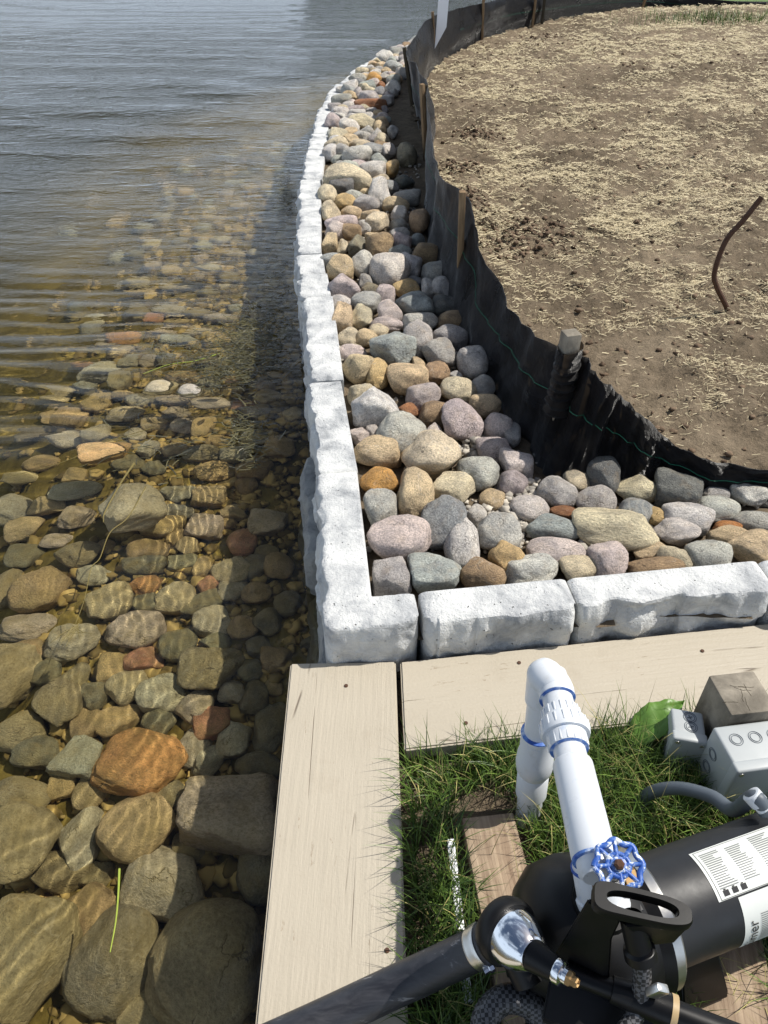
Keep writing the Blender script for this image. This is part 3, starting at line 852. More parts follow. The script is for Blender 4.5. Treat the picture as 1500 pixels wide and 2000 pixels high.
# (u, v, width, height, tone, shape, tilt) read off the photograph, shapes: r round, a angular, b blocky, s striped
LAND = """780,1055,122,92,pink,r,0|745,997,66,78,greygreen,r,0|741,945,72,60,ochre,a,-12|810,962,74,98,tan,r,0|884,958,88,60,cream,a,5|868,1025,88,92,blue,a,0|928,1006,42,50,white,a,0
901,1062,68,100,pale,a,0|974,1045,84,82,greygreen,r,0|988,1088,66,68,gold,a,0|765,1130,76,74,grey,b,0|850,1124,104,78,bluegreen,b,0|942,1123,86,70,brown,r,0|1038,1115,106,66,pale,r,-5
1087,1080,114,62,pink,r,8|1131,1115,78,56,cream,r,0|1188,1097,76,78,pink,r,0|1081,1032,106,56,bluegreen,r,0|1200,1033,162,84,cream,r,8|1036,995,72,58,white,s,-10|1089,963,76,64,grey,r,0|1129,941,54,46,cream,r,0
1178,934,66,74,dark,r,0|1163,977,80,56,grey,s,8|1105,1002,64,30,rust,a,8|1244,955,86,58,cream,a,10|1241,1002,70,56,blue,s,25|1279,1008,42,42,gold,r,0|1325,958,98,76,dark,b,6|1396,966,56,32,grey,r,0|1402,995,90,54,greygreen,r,0
1341,1009,96,64,pale,r,10|1321,1041,84,52,white,a,-5|1478,1018,92,48,greygreen,r,5|1422,1030,54,26,orange,r,8|1424,1048,80,42,tan,a,12|1477,1074,116,74,tan,r,0|1381,1086,84,74,greygreen,r,0|1283,1108,112,50,brown,r,-4|1314,1092,64,60,cream,a,10|1268,1075,64,36,tan,a,0
733,794,94,86,pale,a,0|783,850,98,90,greygreen,r,10|737,886,94,66,tan,r,12|702,852,38,36,pink,a,0|727,846,26,28,white,r,0|840,893,116,92,cream,a,18|846,850,34,44,pink,a,0|866,866,26,28,brown,r,0|848,810,66,52,brown,r,-5|797,803,42,30,rust,r,8|903,823,80,78,mauve,r,0
970,832,62,54,pink,r,0|966,879,74,58,mauve,r,0|1011,910,70,58,pink,b,5|935,928,82,64,greygreen,r,0|1002,945,60,54,purple,r,0|947,795,62,44,tan,r,5|1000,850,34,50,grey,r,0
768,681,90,74,bluegreen,a,0|814,664,64,68,grey,a,0|858,692,70,60,grey,r,10|882,659,76,54,grey,r,0|926,711,62,62,grey,r,0|698,718,66,62,tan,r,0|690,692,54,38,pink,r,0|737,729,44,62,gold,r,0|797,741,86,62,tan,r,8|851,730,54,54,brown,a,10|818,715,26,30,tan,b,0
827,775,68,56,mauve,r,0|896,763,70,54,cream,r,0|940,757,54,44,grey,r,0|889,734,30,18,pale,r,0|706,771,52,48,cream,r,0|681,660,44,40,cream,r,0|716,660,42,40,tan,r,15|738,649,44,34,cream,r,0|692,679,30,16,cream,r,0|757,634,66,34,pink,r,5|820,630,70,42,white,r,0
666,623,44,66,tan,b,0|707,619,44,46,cream,b,8|762,611,48,48,pink,r,0|888,626,70,38,brown,r,5|810,596,78,48,bluegreen,r,8|874,597,58,36,dark,b,6|760,532,78,62,white,r,0|793,563,52,36,gold,r,0|715,593,56,46,grey,r,10|672,560,64,58,mauve,a,0|664,527,52,52,tan,r,-10
708,516,48,50,greygreen,r,0|741,480,56,52,brown,r,0|645,476,32,52,tan,b,0|670,482,22,34,cream,b,0|698,478,34,40,olive,a,10|655,450,40,40,pink,r,0|685,454,42,36,brown,r,0|786,475,38,38,pink,b,0|779,496,50,30,bluegreen,a,0|803,520,42,46,pale,b,0
830,497,56,46,brown,r,0|853,531,58,44,grey,r,0|838,564,30,36,white,b,0|867,563,46,44,grey,r,0|644,511,42,34,bluegreen,r,0|714,549,26,38,grey,a,0|722,566,38,30,olive,r,0|751,577,42,46,mauve,r,0|667,594,50,38,white,r,0|808,550,34,24,blue,r,0
682,347,92,52,cream,r,16|728,335,52,40,pale,r,8|697,308,58,44,greygreen,r,0|728,298,58,36,blue,a,12|645,301,30,32,pale,a,0|668,298,34,32,grey,r,0|666,366,50,36,dark,b,0|743,376,44,52,pale,a,0|640,382,38,42,cream,r,0|676,396,42,34,gold,r,0|717,400,52,36,grey,r,8
715,379,30,22,tan,r,0|647,416,38,46,cream,r,0|688,416,46,28,tan,r,0|667,441,64,42,pink,r,0|736,438,46,40,cream,a,0|712,444,26,36,white,a,0|780,421,32,34,white,r,0|774,399,52,30,tan,r,8|795,386,54,32,grey,r,0|820,434,40,40,brown,r,0|765,331,30,38,gold,r,0|741,317,32,32,bluegreen,r,0
764,368,30,34,blue,a,0|790,355,40,26,dkgreen,r,0|795,300,38,44,olive,r,0|758,296,30,42,white,a,0|652,335,26,20,gold,r,0
652,262,26,24,greygreen,r,0|684,262,32,24,tan,r,0|683,248,42,34,white,a,14|650,238,32,32,mauve,r,0|664,222,40,26,pale,r,0|710,239,58,30,cream,r,8|742,249,24,30,tan,r,0|724,206,64,26,rust,r,0|695,218,36,20,purple,a,0|713,211,30,20,cream,r,0|667,196,40,24,greygreen,r,0|654,211,28,20,grey,r,0|682,209,28,20,pale,r,0
730,155,30,26,ochre,r,0|745,169,18,20,rust,r,0|743,181,26,20,blue,a,30|697,163,26,20,blue,r,0|722,178,26,18,cream,r,0|684,189,30,22,tan,r,20|700,184,22,26,grey,a,0|768,131,38,24,bluegreen,r,8|775,104,32,20,greygreen,r,0|737,122,24,18,cream,a,0|707,141,26,18,cream,r,0|768,160,28,26,greygreen,r,0
758,187,16,24,pink,r,0|770,183,16,20,grey,r,0|747,276,32,32,cream,r,0|716,259,32,26,grey,a,0|736,264,24,26,white,a,0|704,283,50,22,cream,r,6|740,224,22,18,tan,r,0|755,236,18,16,bluegreen,r,0|752,214,14,16,purple,r,0|690,178,18,14,white,r,0|713,150,20,14,white,r,0|756,147,28,14,pale,r,0|790,118,24,20,grey,r,0|784,142,26,16,pale,r,0|722,133,20,12,pale,a,0|752,112,24,14,pale,r,0|800,96,22,14,pale,r,0|668,176,24,14,white,r,0|766,256,22,26,grey,a,0|735,192,26,12,tan,r,0""".replace('\n', '|').split('|')

UNDER = """160,1785,126,114,brown,a,0|222,1872,170,190,dark,r,0|325,1723,164,138,grey,a,0|402,1893,220,240,silt,r,0|268,1617,150,134,tan,r,0|272,1490,174,124,orange,r,8|455,1588,210,150,purple,b,8|157,1638,84,122,greygreen,r,0|155,1478,98,82,bluegreen,b,5|72,1468,88,62,dkgreen,r,0|122,1536,52,56,gold,b,0|176,1550,64,68,tan,r,10
378,1459,68,80,pale,r,0|408,1485,62,62,grey,r,0|457,1446,66,76,greygreen,b,0|330,1555,64,66,olive,r,0|372,1655,66,62,olive,r,0|190,1712,66,46,olive,a,0|80,1768,46,46,rust,r,0|20,1895,230,240,silt,a,10|30,1650,160,150,silt,a,0|120,1700,110,80,silt,a,5|290,1985,120,90,silt,a,0|35,1560,130,80,silt,a,0
230,1408,92,56,gold,r,-15|170,1418,62,66,brown,r,0|312,1408,68,70,dkgreen,r,-20|380,1381,74,74,mauve,r,-10|415,1412,76,68,red,b,-20|315,1354,98,76,greygreen,a,0|250,1342,86,74,cream,r,-10|410,1308,122,92,olive,a,0|348,1258,72,74,dkgreen,r,0|280,1286,76,54,red,a,-12|265,1231,112,82,mauve,r,-4|140,1253,104,78,grey,r,0|54,1223,112,56,mauve,r,0|57,1274,70,60,brown,r,-20
74,1150,108,98,brown,a,0|178,1123,72,42,greygreen,a,5|216,1177,90,74,cream,a,-35|282,1143,66,48,orange,r,5|288,1179,54,46,dkgreen,r,0|345,1167,76,68,cream,r,0|400,1176,98,44,dkgreen,r,-32|411,1141,50,44,red,a,0|452,1114,80,64,cream,a,8|455,1154,56,48,grey,a,0|415,1212,78,64,pale,a,0|474,1228,62,54,brown,a,0|420,1254,58,40,green,r,0
282,1101,84,50,dkgreen,r,0|288,1077,84,48,brown,r,5|318,1029,82,54,gold,b,0|400,1028,72,64,mauve,b,0|472,1061,58,60,red,r,0|345,1052,40,44,gold,a,0|366,1068,46,46,tan,a,0|357,1098,54,34,green,b,-5|349,963,74,40,blue,r,0|408,969,66,56,tan,b,0|415,921,84,46,gold,a,0|258,985,120,112,pale,a,-25,n|328,1000,106,40,blue,a,3|148,957,96,42,greygreen,r,-12
97,982,68,48,tan,b,0|148,927,46,34,gold,b,0|28,990,90,88,blue,a,0|47,1035,74,54,tan,a,-15|150,1082,88,60,olive,r,0|48,1088,70,54,dkgreen,a,0|110,1058,64,32,mauve,r,0|205,1068,40,30,brown,r,0|12,1150,60,110,silt,a,0|12,1325,140,150,silt,a,0|32,1432,110,80,silt,a,-5|115,1372,94,96,olive,a,0|92,1312,56,56,dkgreen,r,0|183,1362,62,58,dkgreen,r,0|148,1322,60,60,olive,a,0|222,1305,60,66,gold,b,0
455,1350,54,50,pale,a,0|538,1288,60,52,brown,b,0|520,1216,60,64,dark,r,0|505,1262,50,42,dark,a,0|490,1310,50,50,dkgreen,r,0|545,1105,56,60,brown,r,0|502,1108,50,56,dark,r,0|498,1360,56,70,dark,r,0|535,1345,40,30,tan,r,20|530,1420,70,100,dark,r,0|505,1500,90,60,dark,r,0|520,1700,110,130,dark,r,0|500,1160,60,50,brown,a,0|560,1180,50,60,dark,r,0|455,1000,50,40,tan,a,0|445,1020,36,34,gold,r,0
202,880,98,54,ochre,b,-16,e|188,787,58,46,gold,r,-10|245,808,70,42,cream,r,0|140,815,66,48,brown,b,0|188,846,56,48,grey,r,0|125,862,76,42,grey,r,0|112,771,60,38,cream,r,0|166,748,48,42,bluegreen,r,0|198,722,80,46,bluegreen,r,-28|237,769,42,30,tan,r,0|270,781,52,36,grey,r,0|160,715,46,26,orange,r,0|235,687,50,26,tan,r,0|212,672,48,28,pink,r,0|252,705,38,30,blue,r,0|236,742,46,44,olive,r,-20
312,752,64,42,cream,s,0,e|369,759,50,36,white,r,0,e|341,781,70,34,mauve,r,5|412,786,76,34,pink,r,6,n|476,791,46,30,red,r,0|345,806,56,26,mauve,r,0|358,832,48,38,mauve,r,8|397,834,46,58,gold,a,0,n|398,886,76,42,dark,r,0|460,889,58,44,greygreen,b,0|340,880,48,40,tan,a,0|425,861,42,28,gold,a,0|546,871,62,58,brown,b,10|360,735,68,36,brown,r,0|410,745,48,28,grey,r,0|322,701,36,30,dark,r,0
290,706,34,26,pink,r,0|412,765,40,24,tan,r,0|455,741,42,24,red,r,0|290,777,48,34,olive,r,0|265,850,44,34,grey,r,0|300,830,50,36,tan,r,0|290,880,40,36,grey,a,0|300,915,50,36,dkgreen,r,0|250,905,60,40,dkgreen,a,-20|80,905,70,34,brown,r,-5|60,855,60,30,silt,a,0|40,935,70,34,silt,a,-8
406,523,54,30,white,r,0,n|398,464,44,24,gold,r,0|430,468,40,28,pale,r,0|354,559,80,28,mauve,r,0|274,549,54,28,cream,r,0|275,570,62,24,gold,r,0|331,606,64,32,grey,r,0|386,611,54,32,olive,r,0|431,620,64,28,mauve,r,0|346,626,48,20,gold,r,0|301,621,42,24,red,r,0|318,646,58,24,mauve,r,0|349,661,66,30,bluegreen,r,0|385,648,54,22,pink,r,0|240,660,66,32,orange,r,0|520,433,46,26,pink,r,0|467,450,48,20,gold,r,0|425,492,40,16,gold,r,0|460,495,44,22,pink,r,0|420,425,50,20,tan,r,0""".replace('\n', '|').split('|')

def size_from(w, h, ps, phi, rg):
    Dx = w * ps; H = h * ps
    Dy = H / math.sqrt(math.sin(phi) ** 2 + .56 * math.cos(phi) ** 2)
    Dz = .75 * Dy
    lim = 1.05 * Dx
    if Dz > lim:
        Dz = lim; Dy = math.sqrt(max(.1 * H * H, H * H - (Dz * math.cos(phi)) ** 2)) / max(.2, math.sin(phi))
    if Dy > 2.0 * Dx: Dy = 2.0 * Dx
    return Dx, Dy, Dz

def ground_strip(y): return .035 + .012 * max(0, y - 2)

STONES, LAKE = [], []
SHAPE = {'r': 'round', 'a': 'angular', 'b': 'block', 's': 'round'}
def new_stone(name, rg, shape, tone, loc, dims, rot, wet=False, gain=1.0):
    kind = SHAPE[shape]
    me = rg.choice((WET if wet else BAND if shape == 's' else ROCKS)[kind])
    o = bpy.data.objects.new(name, me)
    col.objects.link(o)
    o.location = loc; o.rotation_euler = rot; o.scale = dims
    o.color = tone_rgb(tone, rg, gain)
    o['_t'] = tone; o['_s'] = shape
    if wet: o.cycles.is_caustics_receiver = True
    return o

for i, s in enumerate(LAND):
    f = s.split(','); u, v, w, h = map(float, f[:4]); tone, shape, ang = f[4], f[5], float(f[6])
    rg = random.Random(1000 + i)
    zc = .09
    for _ in range(4):
        p = at(u, v, zc); ps = depth_scale(p)
        d = ray(u, v); phi = math.asin(-d.z / d.length)
        Dx, Dy, Dz = size_from(w * 1.04, h * 1.04, ps, phi, rg)
        zc = ground_strip(p.y) + max(.38 * Dz, .025)
    flip = rg.choice((0, math.pi))
    o = new_stone('stone', rg, shape, tone, p, (Dx, Dy, Dz), (rg.uniform(-.12, .12) + flip, rg.uniform(-.1, .1), R(-ang) * .8 + rg.uniform(-.08, .08)))
    STONES.append([o, u, v, w, h, tone, shape])

# smaller stones filling the strip where the photograph is too fine to read one by one
rg = random.Random(77)
placed = [(o.location.x, o.location.y, max(o.scale.x, o.scale.y) * .5) for o, *_ in STONES]
def strip_x(y):
    fx = [(x, yy) for x, yy, z in FENCE[4:]]
    xr = np.interp(y, [q[1] for q in fx], [q[0] for q in fx])
    return seg_at_y(inner, y) + .05, float(xr) - .05
tries = 0; fills = 0
while tries < 16000 and fills < 300 - len(LAND):
    tries += 1
    y = rg.uniform(1.35, 9.6); 
    if y < 4.5 and rg.random() < .5: continue
    x0, x1 = strip_x(y); x = rg.uniform(x0, x1)
    if y < 1.75: x = rg.uniform(.05, 1.1)
    r = rg.uniform(.038, .07) if y < 4 else rg.uniform(.05, .085)
    if any((x - a) ** 2 + (y - b) ** 2 < (r * (1 if y < 4 else .8) + c * (.92 if y < 4 else .8)) ** 2 for a, b, c in placed): continue
    p = Vector((x, y, ground_strip(y) + r * .5)); u, v = project(p)
    if u > 1490 or v > 1180: continue
    # the dark bare gap along the foot of the fence stays open
    if y > 4 and x > x1 - .22: continue
    tone = rg.choice(['cream', 'tan', 'pale', 'grey', 'greygreen', 'pink', 'white', 'tan', 'brown', 'bluegreen', 'grey'])
    shape = rg.choice('rrrab')
    o = new_stone('stone', rg, shape, tone, p, (2 * r * rg.uniform(.9, 1.25), 2 * r, 2 * r * .75), (rg.uniform(-.3, .3), rg.uniform(-.3, .3), rg.uniform(0, 6.2)))
    ps = depth_scale(p)
    STONES.append([o, u, v, 2 * r / ps, 1.6 * r / ps, tone, shape])
    placed.append((x, y, r)); fills += 1

for i, s in enumerate(UNDER):
    f = s.split(','); u, v, w, h = map(float, f[:4]); tone, shape, ang = f[4], f[5], float(f[6]); mode = f[7] if len(f) > 7 else ''
    rg = random.Random(3000 + i)
    zc = -.46
    for _ in range(5):
        p = at_under(u, v, min(zc, WATER_Z - .01))
        ap = at(u, v, WATER_Z - (WATER_Z - min(zc, WATER_Z)) * .72); ps = depth_scale(ap)
        d = ray(u, v); phi = math.asin(-d.z / d.length)
        phi = math.acos(min(.999, math.cos(phi) / 1.33))          # view below the surface is steeper
        Dx, Dy, Dz = size_from(w * 1.05, h * 1.05, ps, phi, rg)
        Dy = min(Dy, 1.6 * Dx); Dz = min(Dz, .75 * Dx, .26)
        zb = float(bed_z(np.array(p.x), np.array(p.y)))
        zc = zb + .40 * Dz
        top = zc + .5 * Dz
        if mode == 'e': zc = WATER_Z + .018 - .5 * Dz
        elif mode == 'n': zc = WATER_Z - .004 - .5 * Dz
        elif top > WATER_Z - .035: zc -= top - (WATER_Z - .035)
    if mode == 'e': p = at(u, v, zc + .3 * Dz); p.z = zc
    flip = rg.choice((0, math.pi))
    o = new_stone('lake_stone', rg, shape, tone, p, (Dx, Dy, Dz), (rg.uniform(-.1, .1) + flip, rg.uniform(-.08, .08), R(-ang) + rg.uniform(-.08, .08)), wet=True, gain=1.25)
    LAKE.append([o, u, v, w, h, tone, shape])

rg = random.Random(99)
placed = [(o.location.x, o.location.y, (o.scale.x + o.scale.y) * .25) for o, *_ in LAKE]
tries = 0
bigs = []
while tries < 60000 and len(LAKE) < 300:
    tries += 1
    y = rg.uniform(.55, 7.5)
    sx = float(shore_x(y)); x = sx - .06 - abs(rg.gauss(0, .62))
    if x < sx - 1.9: continue
    r = rg.uniform(.035, .075)
    if any((x - a) ** 2 + (y - b) ** 2 < (r * .8 + c * .9) ** 2 for a, b, c in placed): continue
    z = float(bed_z(np.array(x), np.array(y)))
    p = Vector((x, y, z + r * .45)); u, v = project((x, y, WATER_Z - (WATER_Z - p.z) * .74))
    if u < -20 or v < 250 or v > 1990 or u > 640: continue
    tone = rg.choice(['gold', 'tan', 'olive', 'greygreen', 'brown', 'mauve', 'dkgreen', 'cream', 'grey', 'pink', 'tan', 'bluegreen'])
    o = new_stone('lake_stone', rg, rg.choice('rrrab'), tone, p, (2 * r * rg.uniform(1, 1.4), 2 * r, 1.3 * r), (rg.uniform(-.2, .2), rg.uniform(-.2, .2), rg.uniform(0, 6.2)), wet=True)
    ps = depth_scale(p)
    LAKE.append([o, u, v, 2 * r / ps, 1.6 * r / ps, tone, o['_s']])
    placed.append((x, y, r))

# --- labels: each stone by its look and by the landmark it lies beside
def size_word(w, h, y):
    a = math.sqrt(w * h)
    return 'large' if a > .135 else 'small' if a < .085 else 'medium'
SHW = {'r': 'rounded', 'a': 'angular', 'b': 'blocky', 's': 'banded'}
def anchor_label(lst, picks):
    out = {}
    for (u, v), full, short in picks:
        e = min((e for e in lst if id(e) not in out), key=lambda e: (e[1] - u) ** 2 + (e[2] - v) ** 2)
        e[0]['label'] = full; out[id(e)] = (e, short)
    return [x for x in out.values()]
A_LAND = anchor_label(STONES, [
    ((780, 1055), 'large smooth pinkish stone by the inside corner of the white wall', 'pinkish corner stone'),
    ((741, 945), 'bright ochre angular stone tucked against the left leg of the wall', 'ochre wall stone'),
    ((850, 1124), 'blue-green trapezoid stone against the front leg of the white wall', 'blue-green trapezoid stone'),
    ((942, 1123), 'brown speckled round stone against the front leg of the wall', 'brown speckled stone'),
    ((1038, 1115), 'pale grey pitted stone above the joint of the front wall blocks', 'pale pitted stone'),
    ((868, 1025), 'blue-grey angular stone with a tan tip near the wall corner', 'blue-grey tan-tipped stone'),
    ((1200, 1033), 'longest stone, cream and speckled grey, in the right-hand strip', 'long speckled stone'),
    ((1089, 963), 'grey round stone with a white lichen patch beside the gravel', 'lichen-patched grey stone'),
    ((1188, 1097), 'pink and cream egg-shaped stone right of the notched cream stone', 'pink egg-shaped stone'),
    ((1477, 1074), 'large tan-brown oval stone at the right edge by the wall', 'tan oval edge stone'),
    ((1325, 958), 'large dark stone in the shade of the silt fence', 'dark shaded fence stone'),
    ((1402, 995), 'grey-green lens-shaped stone half in fence shade on the right', 'grey-green lens stone'),
    ((840, 893), 'large cream angular stone left of the gravel patch', 'large cream angular stone'),
    ((903, 823), 'mauve-pink round stone just behind the gravel patch', 'round mauve stone'),
    ((783, 850), 'large smooth grey-green stone behind the tan wall stone', 'large grey-green stone'),
    ((733, 794), 'large pale grey rough stone touching the second wall block', 'pale rough wall stone'),
    ((768, 681), 'blue-green triangular stone in the middle of the strip', 'blue-green triangular stone'),
    ((810, 596), 'smooth blue-green oval stone near the wooden fence stake', 'smooth blue-green oval'),
    ((760, 532), 'large off-white round stone in the middle of the strip', 'large off-white stone'),
    ((741, 480), 'brown mottled round stone beyond the large off-white stone', 'brown mottled round stone'),
    ((682, 347), 'long cream stone lying diagonally in the far strip', 'long cream diagonal stone'),
    ((743, 376), 'pale cone-shaped stone in the far strip', 'pale cone-shaped stone'),
    ((667, 441), 'pink dirt-covered stone beside the wall in the far strip', 'pink dirty stone'),
    ((724, 206), 'wide flat rust-brown stone in the farthest strip', 'flat rust-brown stone'),
    ((730, 155), 'ochre-orange stone in the farthest bend of the strip', 'far ochre stone'),
    ((710, 239), 'long cream-yellow stone in front of the flat rust-brown stone', 'far cream-yellow stone')])
A_LAKE = anchor_label(LAKE, [
    ((325, 1723), 'grey rust-stained angular stone standing out of the water near the plank', 'grey rust-stained stone'),
    ((272, 1490), 'large orange-brown oval stone under water', 'orange-brown oval stone'),
    ((268, 1617), 'large pale tan flat-topped stone under water', 'pale flat-topped stone'),
    ((402, 1893), 'huge olive boulder at the bottom cut by the plank shadow', 'huge olive boulder'),
    ((455, 1588), 'large purplish-brown block half in the plank shadow', 'purplish shadow block'),
    ((222, 1872), 'large dark creased boulder under water at the bottom left', 'dark creased boulder'),
    ((155, 1478), 'squarish blue-green stone left of the orange-brown oval', 'squarish blue-green stone'),
    ((265, 1231), 'mauve-pink square stone under water in the middle', 'mauve-pink square stone'),
    ((280, 1286), 'small brick-red angular stone under the mauve-pink one', 'brick-red stone'),
    ((410, 1308), 'broad flat olive slab with ripple light on it', 'broad olive slab'),
    ((345, 1167), 'smooth cream egg stone under water', 'smooth cream egg stone'),
    ((400, 1176), 'dark green blade-shaped stone lying diagonally', 'dark blade-shaped stone'),
    ((74, 1150), 'big brown faceted stone near the left edge', 'brown faceted stone'),
    ((140, 1253), 'grey-beige stone with a weed stem across it', 'grey weed-crossed stone'),
    ((258, 985), 'large pale grey slanting stone just breaking the surface', 'pale slanting stone'),
    ((318, 1029), 'golden cracked stone right of the slanting grey one', 'golden cracked stone'),
    ((202, 880), 'ochre stone standing out of the water with weed strands over it', 'emerging ochre stone'),
    ((312, 752), 'cream striped stone standing out of the water', 'cream striped stone'),
    ((369, 759), 'round white speckled stone standing out of the shallows', 'white speckled stone'),
    ((412, 786), 'pink-streaked long stone at the surface of the shallows', 'pink-streaked stone'),
    ((398, 886), 'dark oval stone beside the grey-green block in the shallows', 'dark oval shallows stone'),
    ((546, 871), 'brown block alone in the wall shadow under water', 'brown shadow block'),
    ((188, 787), 'bright golden stone at the edge of the deep water', 'bright golden stone'),
    ((406, 523), 'white-topped flat stone in the far shallows', 'far white-topped stone'),
    ((354, 559), 'long mauve flat stone in the far shallows', 'far mauve flat stone'),
    ((520, 433), 'pink stone beside the wall shadow in the far shallows', 'far pink stone')])
def direction(du, dv):
    if abs(du) > 1.6 * abs(dv): return 'right of' if du > 0 else 'left of'
    return 'in front of' if dv > 0 else 'behind'
def label_all(lst, anchors, noun, group, cat):
    used = {e[0]['label'] for e in lst if 'label' in e[0].keys()}
    rank = {}
    for e in lst:
        o = e[0]
        tag(o, None, cat, group)
        if 'label' in o.keys(): continue
        near = sorted(anchors, key=lambda a: (a[0][0].location - o.location).length)
        sz = size_word(o.scale.x, o.scale.y, o.location.y)
        for (a, short), (b, short2) in ((near[0], near[1]), (near[1], near[2]), (near[0], near[2])):
            l1 = f"{sz} {TONES[e[5]][0]} {SHW[e[6]]} {noun} {direction(e[1] - a[1], e[2] - a[2])} the {short}"
            if l1 not in used: break
        if l1 in used:
            (a, s1), (b, s2) = near[0], near[1]
            l1 = f"{sz} {TONES[e[5]][0]} {noun.split()[-1]} {direction(e[1] - a[1], e[2] - a[2])} the {s1}, near the {s2}"
        k = 2
        base = f"{TONES[e[5]][0]} {SHW[e[6]]} {noun} {direction(e[1] - near[0][0][1], e[2] - near[0][0][2])} the {near[0][1]}"
        while l1 in used:
            l1 = ['second', 'third', 'fourth', 'fifth', 'sixth', 'seventh', 'eighth', 'ninth'][min(k, 9) - 2] + f" {sz} " + base; k += 1
            if k > 10: break
        used.add(l1); o['label'] = l1
label_all(STONES, A_LAND, 'stone', 'stones packed between the white wall and the fence', 'stone')
label_all(LAKE, A_LAKE, 'lake stone', 'stones on the lake bed', 'stone')
for lst in (STONES, LAKE):
    for e in lst:
        for k in ('_t', '_s'):
            if k in e[0].keys(): del e[0][k]

# --- loose gravel and pebbles: too many to count
def pebbles(name, pts, mat, seed, receiver=False):
    rg = np.random.default_rng(seed)
    base = []
    for k in range(6):
        bm = bmesh.new(); bmesh.ops.create_icosphere(bm, subdivisions=2, radius=1)
        for v in bm.verts: v.co *= 1 + .75 * noise.noise(v.co * 1.5 + Vector((k * 9, 0, 0))) + .3 * noise.noise(v.co * 3.7 + Vector((k * 5, 2, 0)))
        bm.verts.index_update()
        base.append((np.array([v.co[:] for v in bm.verts]), np.array([[v.index for v in f.verts] for f in bm.faces]))); bm.free()
    Vs, Qs, n = [], [], 0
    for x, y, z, r in pts:
        V, T = base[rg.integers(6)]
        a = rg.uniform(0, 6.3); c, s = math.cos(a), math.sin(a)
        S = V * np.array([r * rg.uniform(.8, 1.4), r, r * .7])
        W = np.stack([S[:, 0] * c - S[:, 1] * s + x, S[:, 0] * s + S[:, 1] * c + y, S[:, 2] + z], -1)
        Vs.append(W); Qs.append(T + n); n += len(V)
    me = mesh_quads(name, np.concatenate(Vs), np.concatenate(Qs))
    o = link(name, me, mat)
    if receiver: o.cycles.is_caustics_receiver = True
    return o
rg = random.Random(4)
pts = []
for cu, cv, su, sv, n in ((925, 880, 34, 22, 130), (985, 990, 42, 26, 260), (1020, 1030, 30, 30, 90), (1040, 960, 16, 24, 60), (1140, 1066, 18, 12, 40), (660, 690, 8, 30, 40)):
    for _ in range(n):
        p = at(rg.gauss(cu, su * .7), rg.gauss(cv, sv * .7), .06)
        pts.append((p.x, p.y, ground_strip(p.y) + rg.uniform(0, .028), rg.choice((.004, .006, .008, .011, .014))))
for _ in range(1500):
    y = rg.uniform(1.26, 5.5); x0, x1 = strip_x(y) if y > 1.95 else (-.05, 1.15)
    pts.append((rg.uniform(x0, x1), y, ground_strip(y) + rg.uniform(-.004, .012), rg.choice((.004, .005, .007, .01))))
tag(pebbles('gravel', pts, M['gravel'], 1), 'loose grey gravel between the stones behind the wall', 'gravel', kind='stuff')
M['pebble'] = varied('lake_pebbles', srgb(96, 82, 48), srgb(188, 164, 112), .7, .3)
pts = []
for _ in range(5200):
    y = .45 + 5.5 * rg.random() ** 1.5; x = float(shore_x(y)) - .02 - abs(rg.gauss(0, .55))
    pts.append((x, y, float(bed_z(np.array(x), np.array(y))) + rg.uniform(-.004, .02), rg.choice((.006, .009, .012, .018, .026))))
tag(pebbles('lake_pebbles', pts, M['pebble'], 2, True), 'small tan pebbles on the lake bed between the stones', 'pebbles', kind='stuff')

# ================================================================== silt fence
fence = tag(empty('silt_fence', (.565, 1.91, .05)), 'black woven silt fence on wooden stakes between the stones and bare soil', 'fence')
base_c = curve_pts([Vector(p) for p in FENCE], 16); top_c = curve_pts([Vector(p) for p in TOPS], 16)
NH = 16
V, Q = [], []
n = len(base_c)
for i in range(n):
    b, t = base_c[i], top_c[i]
    d = (base_c[min(i + 1, n - 1)] - base_c[max(i - 1, 0)]).normalized(); out = Vector((-d.y, d.x, 0))   # towards the soil or stones
    near_post = math.exp(-((b - Vector(FENCE[4])).length / .25) ** 2)
    for k in range(NH + 1):
        f = k / NH
        p = b.lerp(t, f)
        w = noise.fractal(Vector((i * .11, f * 1.6, 4.2)), 1, 2, 4) * .026 + .010 * noise.noise(Vector((i * .45 + f * 2.5, f * 1.5, 1.2)))
        w += near_post * .045 * noise.noise(Vector((i * .55, f * .8, 6.6))) * (1 - .3 * f)
        belly = -.035 * math.sin(math.pi * f) * (.5 + noise.noise(Vector((i * .09, 0, 8)))) * min(1, (t - b).length / .3)
        p = p + out * (w + belly)
        if f == 0: p.z -= .03
        p.z += .010 * noise.noise(Vector((i * .31, 2, 2))) * f
        V.append(p[:])
for i in range(n - 1):
    for k in range(NH):
        a = i * (NH + 1) + k
        Q.append((a, a + NH + 1, a + NH + 2, a + 1))
me = mesh_quads('fabric', np.array(V), np.array(Q))
fab = link('fabric', me, M['fabric'], smooth=True); under(fab, fence)
so = fab.modifiers.new('cloth thickness', 'SOLIDIFY'); so.thickness = .0018
bm = bmesh.new()
hem = [top_c[i] + Vector((0, 0, .002)) for i in range(n)]
th = []
for i in range(0, n):
    b, t = base_c[i], top_c[i]; k = int(NH * .62)
    th.append(Vector(V[i * (NH + 1) + k]) + Vector((-.002, -.002, 0)))
add_sweep(bm, th, .0010, 5)
under(part('thread', bm, M['string'], None), fence)
